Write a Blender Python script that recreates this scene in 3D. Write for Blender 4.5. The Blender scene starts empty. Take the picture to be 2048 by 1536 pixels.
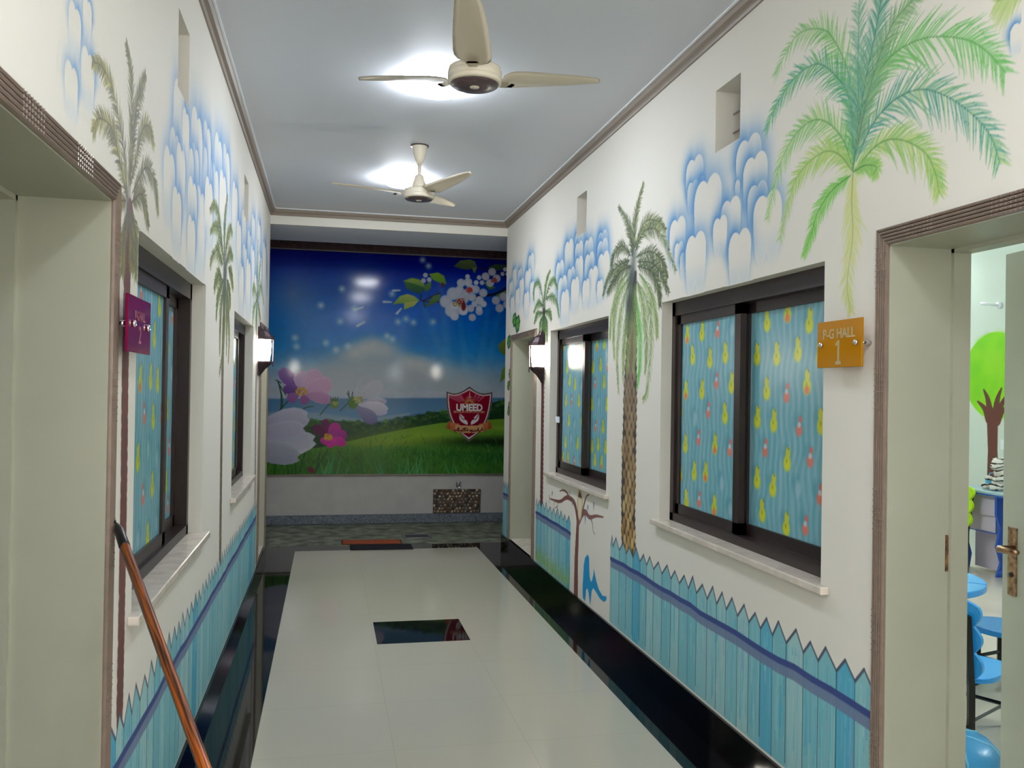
import bpy, bmesh, math, random
import numpy as np
from mathutils import Vector, Matrix
random.seed(7)
rng = np.random.default_rng(11)
sc = bpy.context.scene
COL = sc.collection

# ------------------------------------------------------------------ camera
F_PX, YAW, PITCH, ROLL, EYE = 1716.2, 0.2106, 0.0079, 0.0157, 1.65
_fw = np.array([math.sin(YAW)*math.cos(PITCH), math.cos(YAW)*math.cos(PITCH), math.sin(PITCH)])
_r0 = np.array([math.cos(YAW), -math.sin(YAW), 0.0]); _u0 = np.cross(_r0, _fw)
_rt = _r0*math.cos(ROLL)+_u0*math.sin(ROLL); _up = -_r0*math.sin(ROLL)+_u0*math.cos(ROLL)
cam_d = bpy.data.cameras.new('camera'); cam = bpy.data.objects.new('camera', cam_d); COL.objects.link(cam)
cam_d.sensor_fit = 'HORIZONTAL'; cam_d.sensor_width = 36.0; cam_d.lens = F_PX/2048*36.0
cam_d.clip_start = 0.05; cam_d.clip_end = 100
cam.matrix_world = Matrix(((_rt[0], _up[0], -_fw[0], 0), (_rt[1], _up[1], -_fw[1], 0), (_rt[2], _up[2], -_fw[2], EYE), (0, 0, 0, 1)))
sc.camera = cam

# ------------------------------------------------------------------ view, world
sc.view_settings.view_transform = 'Standard'; sc.view_settings.look = 'None'
sc.view_settings.gamma = 1; sc.view_settings.use_curve_mapping = False
sc.view_settings.exposure = 1.18
W = bpy.data.worlds.new('night'); sc.world = W; W.use_nodes = True
W.node_tree.nodes['Background'].inputs[0].default_value = (0.02, 0.022, 0.035, 1)
W.node_tree.nodes['Background'].inputs[1].default_value = 0.25
sc.cycles.max_bounces = 10; sc.cycles.diffuse_bounces = 5; sc.cycles.glossy_bounces = 5
sc.cycles.use_denoising = True; sc.cycles.sample_clamp_indirect = 6.0

# lamp strengths, W/m2-like emission values, used by the lamp builders below
CEILING_LAMP = 38.0
LANTERN_WATTS = 3.3
ROOM_WATTS = 130.0
HALL_TUBE = 215.0

# ------------------------------------------------------------------ room numbers (metres)
XL, XR = -0.584, 1.791
ZC, ZB = 3.40, 0.1645
YEND = 8.73           # the corridor walls end here
YM = 10.65            # printed mural on the courtyard wall

def U(px, py, ax, v):
    """where the sight line through a point of the photograph meets a wall or floor plane"""
    d = _fw*F_PX+_rt*(px-1024)-_up*(py-768); i = 'XYZ'.index(ax); c = np.array([0, 0, EYE])
    return c+d*(v-c[i])/d[i]

# ------------------------------------------------------------------ materials
def s2l(c):
    c = np.asarray(c, float)/255.0
    return np.where(c <= 0.04045, c/12.92, ((c+0.055)/1.055)**2.4)
def lin(c):
    r = s2l(c); return (float(r[0]), float(r[1]), float(r[2]), 1.0)
MATS = {}
def mat(name, col, rough=0.5, metal=0.0, spec=0.5, noise=0.0, nscale=8.0, bump=0.0, bscale=60.0, coat=0.0, emit=None, estr=0.0, trans=0.0, ior=1.45):
    if name in MATS: return MATS[name]
    m = bpy.data.materials.new(name); m.use_nodes = True; nt = m.node_tree; b = nt.nodes['Principled BSDF']
    b.inputs['Base Color'].default_value = lin(col); b.inputs['Roughness'].default_value = rough
    b.inputs['Metallic'].default_value = metal; b.inputs['Specular IOR Level'].default_value = spec
    b.inputs['Coat Weight'].default_value = coat; b.inputs['Coat Roughness'].default_value = 0.05
    b.inputs['Transmission Weight'].default_value = trans; b.inputs['IOR'].default_value = ior
    tc = nt.nodes.new('ShaderNodeTexCoord')
    if noise:
        n = nt.nodes.new('ShaderNodeTexNoise'); n.inputs['Scale'].default_value = nscale; n.inputs['Detail'].default_value = 5
        r = nt.nodes.new('ShaderNodeValToRGB')
        lo = [max(0, c*(1-noise)) for c in col]; hi = [min(255, c*(1+noise)) for c in col]
        r.color_ramp.elements[0].color = lin(lo); r.color_ramp.elements[1].color = lin(hi)
        r.color_ramp.elements[0].position = 0.3; r.color_ramp.elements[1].position = 0.7
        nt.links.new(tc.outputs['Object'], n.inputs['Vector']); nt.links.new(n.outputs['Fac'], r.inputs['Fac'])
        nt.links.new(r.outputs['Color'], b.inputs['Base Color'])
    if bump:
        n2 = nt.nodes.new('ShaderNodeTexNoise'); n2.inputs['Scale'].default_value = bscale; n2.inputs['Detail'].default_value = 3
        bp = nt.nodes.new('ShaderNodeBump'); bp.inputs['Strength'].default_value = bump; bp.inputs['Distance'].default_value = 0.002
        nt.links.new(tc.outputs['Object'], n2.inputs['Vector']); nt.links.new(n2.outputs['Fac'], bp.inputs['Height'])
        nt.links.new(bp.outputs['Normal'], b.inputs['Normal'])
    if emit is not None:
        b.inputs['Emission Color'].default_value = lin(emit); b.inputs['Emission Strength'].default_value = estr
    MATS[name] = m; return m
WALLC = (221, 217, 207)
M_wall = mat('cream wall paint', WALLC, 0.6, spec=0.22)
M_ceil = mat('ceiling paint', (208, 211, 217), 0.6)
M_trimw = mat('white cornice edge', (235, 240, 245), 0.4)
M_crown = mat('taupe cornice paint', (134, 122, 110), 0.45)
M_taupe = mat('taupe gloss moulding', (122, 106, 94), 0.28, noise=0.05, nscale=30)
M_jamb = mat('grey green enamel', (167, 168, 150), 0.3, noise=0.02, nscale=3)
M_leaf = mat('grey green door enamel', (166, 172, 156), 0.3, noise=0.03, nscale=3)
M_black = mat('black granite', (12, 13, 15), 0.04, noise=0.25, nscale=90, spec=0.38)
M_bronze = mat('dark bronze aluminium', (46, 34, 33), 0.35, metal=0.2, noise=0.08, nscale=40)
M_sill = mat('beige marble sill', (206, 196, 184), 0.2, noise=0.06, nscale=14)
M_chrome = mat('chrome', (225, 225, 228), 0.12, metal=1.0)
M_brass = mat('antique brass', (150, 120, 96), 0.28, metal=1.0, noise=0.3, nscale=60)
M_blackm = mat('black painted steel', (16, 15, 16), 0.35)
M_blue = mat('glossy blue plastic', (40, 150, 225), 0.25)
M_ivory = mat('ivory fan enamel', (226, 216, 196), 0.22)
M_fanbrown = mat('brown fan hub cover', (88, 70, 72), 0.3, noise=0.15, nscale=50)

# ------------------------------------------------------------------ mesh helpers
def link(o, parent=None):
    COL.objects.link(o)
    if parent is not None: o.parent = parent
    return o
def obj(name, bm, m, parent=None, smooth=False, loc=None):
    me = bpy.data.meshes.new(name); bm.to_mesh(me); bm.free()
    if smooth:
        for p in me.polygons: p.use_smooth = True
    ms = m if isinstance(m, (list, tuple)) else [m]
    for x in ms: me.materials.append(x)
    o = bpy.data.objects.new(name, me)
    if loc is not None: o.location = loc
    return link(o, parent)
def empty(name, loc=(0, 0, 0), rz=0.0):
    o = bpy.data.objects.new(name, None); COL.objects.link(o); o.location = loc; o.rotation_euler = (0, 0, rz)
    o.empty_display_size = 0.1; return o
def tag(o, label=None, cat=None, group=None, kind=None):
    if label: o['label'] = label
    if cat: o['category'] = cat
    if group: o['group'] = group
    if kind: o['kind'] = kind
    return o
def NB(): return bmesh.new()
def box(bm, x0, x1, y0, y1, z0, z1, mi=0):
    r = bmesh.ops.create_cube(bm, size=1.0)
    for v in r['verts']: v.co = Vector(((x0+x1)/2+v.co.x*(x1-x0), (y0+y1)/2+v.co.y*(y1-y0), (z0+z1)/2+v.co.z*(z1-z0)))
    for f in {f for v in r['verts'] for f in v.link_faces}: f.material_index = mi
    return r['verts']
def bevel(bm, w=0.004, seg=2):
    bmesh.ops.bevel(bm, geom=list(bm.edges), offset=w, segments=seg, affect='EDGES', profile=0.6, clamp_overlap=True)
def lathe(bm, prof, n=32, c=(0, 0, 0), cap=True, mi=0):
    rings = []
    for r, z in prof:
        rings.append([bm.verts.new((c[0]+r*math.cos(2*math.pi*i/n), c[1]+r*math.sin(2*math.pi*i/n), c[2]+z)) for i in range(n)])
    for a, b in zip(rings, rings[1:]):
        for i in range(n):
            f = bm.faces.new((a[i], a[(i+1) % n], b[(i+1) % n], b[i])); f.material_index = mi
    if cap:
        for rr in (rings[0][::-1], rings[-1]):
            try: bm.faces.new(rr).material_index = mi
            except Exception: pass
    return rings
def tube(bm, pts, rad, n=10, cap=True, sx=1.0):
    pts = [Vector(p) for p in pts]; R = rad if isinstance(rad, (list, tuple)) else [rad]*len(pts)
    rings = []; ref = Vector((0, 0, 1))
    for i, p in enumerate(pts):
        t = (pts[min(i+1, len(pts)-1)]-pts[max(i-1, 0)]).normalized()
        if abs(t.dot(ref)) > 0.95: ref = Vector((1, 0, 0))
        a = t.cross(ref).normalized(); b = t.cross(a).normalized(); ref = -b if False else ref
        rings.append([bm.verts.new(p+a*R[i]*math.cos(2*math.pi*k/n)*sx+b*R[i]*math.sin(2*math.pi*k/n)) for k in range(n)])
    for a, b in zip(rings, rings[1:]):
        for i in range(n): bm.faces.new((a[i], a[(i+1) % n], b[(i+1) % n], b[i]))
    if cap: bm.faces.new(rings[0][::-1]); bm.faces.new(rings[-1])
def prism(bm, poly, axis, a, b, mi=0):
    """extrude a 2-D outline along an axis from a to b"""
    def P(u, v, w): return {'X': (w, u, v), 'Y': (u, w, v), 'Z': (u, v, w)}[axis]
    va = [bm.verts.new(P(u, v, a)) for u, v in poly]; vb = [bm.verts.new(P(u, v, b)) for u, v in poly]
    n = len(poly)
    for i in range(n): bm.faces.new((va[i], va[(i+1) % n], vb[(i+1) % n], vb[i])).material_index = mi
    bm.faces.new(va[::-1]).material_index = mi; bm.faces.new(vb).material_index = mi
def recalc(bm): bmesh.ops.recalc_face_normals(bm, faces=bm.faces)
def copy_thing(root, loc=None, rz=None, label=None):
    r = root.copy(); COL.objects.link(r)
    if loc is not None: r.location = loc
    if rz is not None: r.rotation_euler = (0, 0, rz)
    if label: r['label'] = label
    for ch in list(root.children):
        c = ch.copy(); COL.objects.link(c); c.parent = r
        for g in list(ch.children):
            d = g.copy(); COL.objects.link(d); d.parent = c
    return r
def text(name, body, size, loc, rot, m, parent=None, sx=1.0, ext=0.0008, align='CENTER', bold=0.0):
    cu = bpy.data.curves.new(name, 'FONT'); cu.body = body; cu.size = size; cu.align_x = align; cu.align_y = 'CENTER'
    cu.extrude = ext; cu.offset = bold; cu.materials.append(m)
    tmp = bpy.data.objects.new('tmp', cu); COL.objects.link(tmp); bpy.context.view_layer.update()
    me = bpy.data.meshes.new_from_object(tmp.evaluated_get(bpy.context.evaluated_depsgraph_get())); bpy.data.objects.remove(tmp); bpy.data.curves.remove(cu)
    me.transform(Matrix.Diagonal((sx, 1, 1, 1))); me.name = name
    if not me.materials: me.materials.append(m)
    o = bpy.data.objects.new(name, me); o.location = loc; o.rotation_euler = rot
    return link(o, parent)

# ------------------------------------------------------------------ structure
def struct(o, label=None): return tag(o, label=label, kind='structure')
def wall_with_holes(name, xa, xb, y0, y1, z0, z1, holes, m, thick_in):
    """a thick wall between the planes xa (corridor face) and xb, with rectangular holes (ya, yb, za, zb)"""
    ys = sorted({y0, y1, *[h[0] for h in holes], *[h[1] for h in holes]}); zs = sorted({z0, z1, *[h[2] for h in holes], *[h[3] for h in holes]})
    bm = NB()
    def solid(i, j):
        if i < 0 or j < 0 or i >= len(ys)-1 or j >= len(zs)-1: return False
        cy, cz = (ys[i]+ys[i+1])/2, (zs[j]+zs[j+1])/2
        return not any(h[0] < cy < h[1] and h[2] < cz < h[3] for h in holes)
    def q(*p): bm.faces.new([bm.verts.new(v) for v in p])
    for i in range(len(ys)-1):
        for j in range(len(zs)-1):
            if not solid(i, j): continue
            a, b, c, d = ys[i], ys[i+1], zs[j], zs[j+1]
            for x in (xa, xb): q((x, a, c), (x, b, c), (x, b, d), (x, a, d))
            if not solid(i-1, j): q((xa, a, c), (xb, a, c), (xb, a, d), (xa, a, d))
            if not solid(i+1, j): q((xa, b, c), (xb, b, c), (xb, b, d), (xa, b, d))
            if not solid(i, j-1): q((xa, a, c), (xb, a, c), (xb, b, c), (xa, b, c))
            if not solid(i, j+1): q((xa, a, d), (xb, a, d), (xb, b, d), (xa, b, d))
    bmesh.ops.remove_doubles(bm, verts=bm.verts, dist=1e-5); recalc(bm)
    return struct(obj(name, bm, m))
TH = 0.27
YB = -3.0
R_WIN = [(2.866, 4.454, 0.953, 2.149), (5.376, 6.879, 0.982, 2.153)]
L_WIN = [(2.842, 4.338, 0.945, 2.134), (5.62, 7.02, 0.952, 2.125)]
R_DOOR = (1.45, 2.485, 0.16, 2.147); R_DOOR2 = (7.40, 8.35, 0.175, 2.147)
L_DOOR = (1.30, 2.485, 0.10, 2.147); L_DOOR2 = (7.70, 8.52, 0.13, 2.147)
R_VENT = [(3.555, 3.811, 2.80, 3.10), (5.908, 6.155, 2.80, 3.10)]
L_VENT = [(3.47, 3.735, 2.795, 3.095), (6.09, 6.40, 2.82, 3.10)]
wall_right = wall_with_holes('wall_right', XR, XR+TH, YB, YEND, 0, ZC+0.05, R_WIN+[R_DOOR, R_DOOR2]+R_VENT, M_wall, 1)
wall_left = wall_with_holes('wall_left', XL, XL-TH, YB, YEND, 0, ZC+0.05, L_WIN+[L_DOOR, L_DOOR2]+L_VENT, M_wall, 1)
tag(wall_right, label='right corridor wall painted with palms, clouds and a blue picket fence')
tag(wall_left, label='left corridor wall painted with palms, clouds and a blue picket fence')
bm = NB(); box(bm, XL-TH, XR+TH, YB-0.1, YB, 0, ZC+0.05); struct(obj('wall_front', bm, M_wall))
bm = NB(); box(bm, XL-TH, XR+TH, YB-0.1, YEND-0.001, ZC, ZC+0.05); struct(obj('ceiling', bm, M_ceil))
# soffit slab and beam beyond the corridor end
bm = NB(); box(bm, XL-2.2, XR+2.2, YEND, 9.65, 3.25, 3.50); struct(obj('ceiling_courtyard', bm, M_ceil))

# floors ------------------------------------------------------------
M_tile = mat('white porcelain tile', (178, 178, 166), 0.12, spec=0.5)
nt = M_tile.node_tree; b = nt.nodes['Principled BSDF']
tc = nt.nodes.new('ShaderNodeTexCoord'); bt = nt.nodes.new('ShaderNodeTexBrick'); bt.offset = 0; bt.squash = 1
bt.inputs['Scale'].default_value = 1.0; bt.inputs['Brick Width'].default_value = 0.62; bt.inputs['Row Height'].default_value = 0.60
bt.inputs['Mortar Size'].default_value = 0.0016; bt.inputs['Mortar Smooth'].default_value = 0.2
bt.inputs['Color1'].default_value = lin((175, 170, 154)); bt.inputs['Color2'].default_value = lin((173, 169, 153)); bt.inputs['Mortar'].default_value = lin((162, 157, 142))
mp = nt.nodes.new('ShaderNodeMapping'); mp.inputs['Location'].default_value = (0.30, 0.25, 0)
nt.links.new(tc.outputs['Object'], mp.inputs['Vector']); nt.links.new(mp.outputs['Vector'], bt.inputs['Vector']); nt.links.new(bt.outputs['Color'], b.inputs['Base Color'])
FA, FB, YF = -0.302, 1.555, 8.90
I0 = (0.335, 0.945, 5.60, 6.14)
bm = NB(); box(bm, XL-TH, XR+TH, YB, 9.16, -0.05, 0); floor = struct(obj('floor', bm, M_black)); tag(floor, label='polished black granite border of the corridor floor')
bm = NB()
for a in ((FA, I0[0], YB+0.3, YF), (I0[1], FB, YB+0.3, YF), (I0[0], I0[1], YB+0.3, I0[2]), (I0[0], I0[1], I0[3], YF)):
    box(bm, a[0], a[1], a[2], a[3], 0.0, 0.0015)
obj('tile_field', bm, M_tile, floor)['label'] = 'glossy off-white tile field with a black inset'
M_cfloor = mat('speckled courtyard tile', (104, 108, 92), 0.55, noise=0.45, nscale=7)
bm = NB(); box(bm, XL-2.2, XR+2.2, 9.16, YM, -0.05, -0.002); struct(obj('floor_courtyard', bm, M_cfloor))
M_wtile = mat('pale courtyard wall tile', (176, 174, 170), 0.35, noise=0.03, nscale=5)
M_kerb = mat('grey speckled granite kerb', (92, 100, 108), 0.4, noise=0.35, nscale=80)
M_dwood = mat('dark brown timber', (58, 34, 36), 0.5, noise=0.3, nscale=20)
bm = NB(); box(bm, XL-2.2, XR+2.2, YM+0.02, YM+0.2, 0, 3.75); wall_back = struct(obj('wall_back', bm, M_wtile))
bm = NB(); box(bm, XL-2.2, XR+2.2, YM-0.03, YM+0.02, 0, 0.108); bevel(bm, 0.004, 1); struct(obj('trim_1', bm, M_kerb))
bm = NB(); box(bm, XL-2.2, XR+2.2, YM-0.05, YM+0.02, 3.325, 3.52)
struct(obj('trim_2', bm, M_dwood))
for s, x in (('left', XL-2.2), ('right', XR+2.2)):
    bm = NB(); box(bm, min(x, x+0.1*(-1 if s == 'left' else 1)), max(x, x+0.1*(-1 if s == 'left' else 1)), YEND+0.0, YM+0.2, 0, 3.75)
    struct(obj('wall_courtyard_'+s, bm, M_wtile))
for s, x0, x1 in (('left', XL-2.2, XL-TH), ('right', XR+TH, XR+2.2)):
    bm = NB(); box(bm, x0, x1, YEND-0.1, YEND, 0, 3.25); struct(obj('wall_facade_'+s, bm, M_wall))

# skirting: black granite; cornice: taupe with a white lip
def strips(spans, x, sgn, zt, name):
    bm = NB()
    for a, b_ in spans: box(bm, min(x, x-sgn*0.014), max(x, x-sgn*0.014), a, b_, 0, zt)
    struct(obj(name, bm, M_black))
strips([(YB, YEND+0.014)], XR, 1, ZB, 'baseboard_right'); strips([(YB, YEND+0.014)], XL, -1, 0.10, 'baseboard_left')

C0 = 3.335
prof = [(0, C0), (0.010, C0), (0.014, C0+0.012), (0.014, C0+0.026), (0.030, C0+0.034), (0.040, C0+0.050), (0.040, ZC-0.006), (0, ZC-0.006)]
lip = [(0.0, ZC-0.006), (0.052, ZC-0.006), (0.052, ZC), (0, ZC)]
for nm, x, s in (('trim_cornice_left', XL, 1), ('trim_cornice_right', XR, -1)):
    bm = NB(); prism(bm, [(x+s*u, z) for u, z in prof], 'Y', YB, YEND); prism(bm, [(x+s*u, z) for u, z in lip], 'Y', YB, YEND, 1); recalc(bm)
    struct(obj(nm, bm, [M_crown, M_trimw]))
bm = NB(); box(bm, XL, XR, YEND-0.02, YEND, 3.25, ZC)      # beam face closing the corridor end
struct(obj('trim_beam', bm, M_wall))
bm = NB(); prism(bm, [(YEND-0.02-u, z) for u, z in prof], 'X', XL, XR); prism(bm, [(YEND-0.02-u, z) for u, z in lip], 'X', XL, XR, 1); recalc(bm)
struct(obj('trim_cornice_end', bm, [M_crown, M_trimw]))

# door surrounds ------------------------------------------------------
M_band = mat('paler taupe bands', (142, 126, 114), 0.25)  # slightly paler taupe for the small bands across the reeds
def door_surround(name, x, sgn, hole, label, room_depth=TH):
    """taupe reeded moulding standing on the wall face round an opening, plus the enamel lining of the opening"""
    y0, y1, z0, z1 = hole; w = 0.058
    bm = NB()
    # cross profile across the width: 5 reeds
    n = 5; pts = [(0.0, 0.0)]
    for k in range(n):
        for t in range(5):
            a = math.pi*t/4; pts.append((w*(k+0.5-0.5*math.cos(a))/n, 0.008+0.009*math.sin(a)))
    pts.append((w, 0.0))
    P = [(u, v) for u, v in pts]
    # path corners (inner edge): lower near, upper near, upper far, lower far ; outward mitre
    def ring(yc, zc, oy, oz): return [bm.verts.new((x-sgn*v, yc+oy*u, zc+oz*u)) for u, v in P]
    rings = [ring(y1, z0, 1, 0), ring(y1, z1, 1, 1), ring(y0, z1, -1, 1), ring(y0, z0, -1, 0)]
    for a, b_ in zip(rings, rings[1:]):
        for i in range(len(P)-1): bm.faces.new((a[i], a[i+1], b_[i+1], b_[i]))
    recalc(bm)
    o = struct(obj(name, bm, M_taupe), None); tag(o, label=label)
    # grooved bands across the reeds, in groups
    bg = NB()
    def band(yc, zc, horiz):
        for k in range(5):
            u = w*(k+0.5)/5
            if horiz: box(bg, x-sgn*0.0168-0.0008, x-sgn*0.0168+0.0008, y1+u-0.0032, y1+u+0.0032, zc-0.0013, zc+0.0013)
            else: box(bg, x-sgn*0.0168-0.0008, x-sgn*0.0168+0.0008, yc-0.0013, yc+0.0013, z1+u-0.0032, z1+u+0.0032)
    zc = z0+0.25
    while zc < z1-0.1:
        for k in range(8): band(0, zc+k*0.019, True)
        zc += 0.40
    yc = y0+0.1
    while yc < y1-0.12:
        for k in range(8): band(yc+k*0.017, 0, False)
        yc += 0.36
    obj('groove_band', bg, M_band, o)
    # lining
    bl = NB(); t = 0.004; xo = x-sgn*0.004; xi = x+sgn*room_depth
    box(bl, min(xo, xi), max(xo, xi), y1-t, y1+0.0005, z0, z1)
    box(bl, min(xo, xi), max(xo, xi), y0-0.0005, y0+t, z0, z1)
    box(bl, min(xo, xi), max(xo, xi), y0, y1, z1-t, z1+0.0005)
    # rebate (door stop) at the room end
    xr0, xr1 = x+sgn*(room_depth-0.045), x+sgn*(room_depth+0.02)
    box(bl, min(xr0, xr1), max(xr0, xr1), y1-0.018, y1, z0, z1); box(bl, min(xr0, xr1), max(xr0, xr1), y0, y0+0.018, z0, z1)
    box(bl, min(xr0, xr1), max(xr0, xr1), y0, y1, z1-0.018, z1)
    obj('lining', bl, M_jamb, o)['label'] = 'grey green enamelled door lining'
    bt_ = NB(); box(bt_, min(x, xi), max(x, xi), y0, y1, z0-0.02, z0+0.004); obj('threshold', bt_, M_sill, o)
    return o
d1 = door_surround('door_1', XR, 1, R_DOOR, 'near right classroom doorway framed by taupe reeded moulding')
d2 = door_surround('door_2', XR, 1, R_DOOR2, 'far right doorway at the corridor end beside the wall lantern')
d3 = door_surround('door_3', XL, -1, L_DOOR, 'near left doorway framed by taupe reeded moulding')
d4 = door_surround('door_4', XL, -1, L_DOOR2, 'far left doorway at the corridor end behind the wall lantern')
for d, x, s, h in ((d2, XR, 1, R_DOOR2), (d4, XL, -1, L_DOOR2)):
    bm = NB(); xa, xb = x+s*0.23, x+s*0.265; box(bm, min(xa, xb), max(xa, xb), h[0]+0.019, h[1]-0.019, h[2]+0.005, h[3]-0.02)
    for zz in ((0.35, 0.95), (1.15, 1.95)):
        box(bm, x+s*0.225-0.004, x+s*0.225+0.004, h[0]+0.15, h[1]-0.15, h[2]+zz[0]-0.1, h[2]+zz[1]-0.1)
    obj('door_leaf', bm, M_leaf, d)

# near right door leaf, ajar into the classroom
LEAF_A = math.radians(8.2); hinge = Vector((XR+TH+0.02, 1.47, 0))
lf = empty('door_leaf_open', hinge, -LEAF_A); lf.parent = None
bm = NB(); box(bm, 0.0, 0.04, 0.0, 1.02, 0.175, 2.135); 
leaf = obj('leaf_panel', bm, M_leaf); bm = None
lf.name = 'door_5'; tag(lf, label='grey green classroom door standing ajar with a brass lever handle', kind='structure')
leaf.parent = lf
hy = 1.02-0.055
bm = NB(); box(bm, -0.006, 0.0, hy-0.022, hy+0.022, 1.00, 1.225); bevel(bm, 0.004, 2)
h = obj('handle_plate', bm, M_brass, lf)
bm = NB(); tube(bm, [(-0.004, hy, 1.155), (-0.05, hy, 1.155), (-0.062, hy-0.02, 1.157), (-0.062, hy-0.11, 1.163)], [0.011, 0.011, 0.012, 0.008], 12)
obj('lever', bm, M_brass, h, True)
bm = NB(); tube(bm, [(-0.009, hy, 1.07), (-0.002, hy, 1.07)], 0.009, 12); obj('keyhole', bm, M_blackm, h, True)
bm = NB(); box(bm, 2.005, 2.024, 2.478, 2.4805, 1.075, 1.195); obj('strike_plate', bm, M_brass, d1)
bm = NB(); box(bm, -0.856, -0.842, 2.4765, 2.4805, 1.03, 1.135); obj('strike_plate', bm, M_blackm, d3)

# windows --------------------------------------------------------------
def window(n, x, s, hole, stile, paint_fn, label, shade):
    """bronze aluminium sliding window set back in its reveal: outer frame, two sashes, film-covered panes, marble sill"""
    y0, y1, z0, z1 = hole; D = 0.062
    fr = NB(); xa, xb = x+s*D, x+s*(D+0.095); lo, hi = min(xa, xb), max(xa, xb); w = 0.045
    for q in ((y0, y0+w, z0, z1), (y1-w, y1, z0, z1), (y0, y1, z0, z0+w), (y0, y1, z1-w-0.03, z1)): box(fr, lo, hi, *q)
    o = obj('window_%d' % n, fr, M_bronze); tag(o, label=label, kind='structure')
    ym = stile; sw = 0.058
    spans = ((y0+w-0.012, ym+sw/2, 1 if s > 0 else 0), (ym-sw/2, y1-w+0.012, 0 if s > 0 else 1))
    for k, (a, b_, track) in enumerate(spans):
        # near sash on the outer track for the left wall too; the far sash sits a track closer to the corridor
        tx = x+s*(D+(0.055 if track else 0.012)); tb = tx+s*0.03; f = NB(); l2, h2 = min(tx, tb), max(tx, tb)
        za, zb_ = z0+w-0.01, z1-w-0.02
        for q in ((a, a+sw, za, zb_), (b_-sw, b_, za, zb_), (a, b_, za, za+sw+0.005), (a, b_, zb_-sw, zb_)): box(f, l2, h2, *q)
        sash = obj('sash', f, M_bronze, o)
        paint_fn(sash, x+s*(D+(0.055 if track else 0.012)+0.012), s, a+sw-0.004, b_-sw+0.004, za+sw, zb_-sw+0.004, n*10+k)
    sl = NB(); xs = x-s*0.035; xe = x+s*D; poly = [(x-s*0.0, y0-0.055), (xs, y0-0.055), (xs, y1+0.05), (x, y1+0.05), (x, y1-0.001), (xe, y1-0.001), (xe, y0+0.001), (x, y0+0.001)]
    prism(sl, poly, 'Z', z0-0.028, z0+0.001); recalc(sl); bevel(sl, 0.005, 2)
    obj('window_sill', sl, M_sill, o)
    return o

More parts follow.
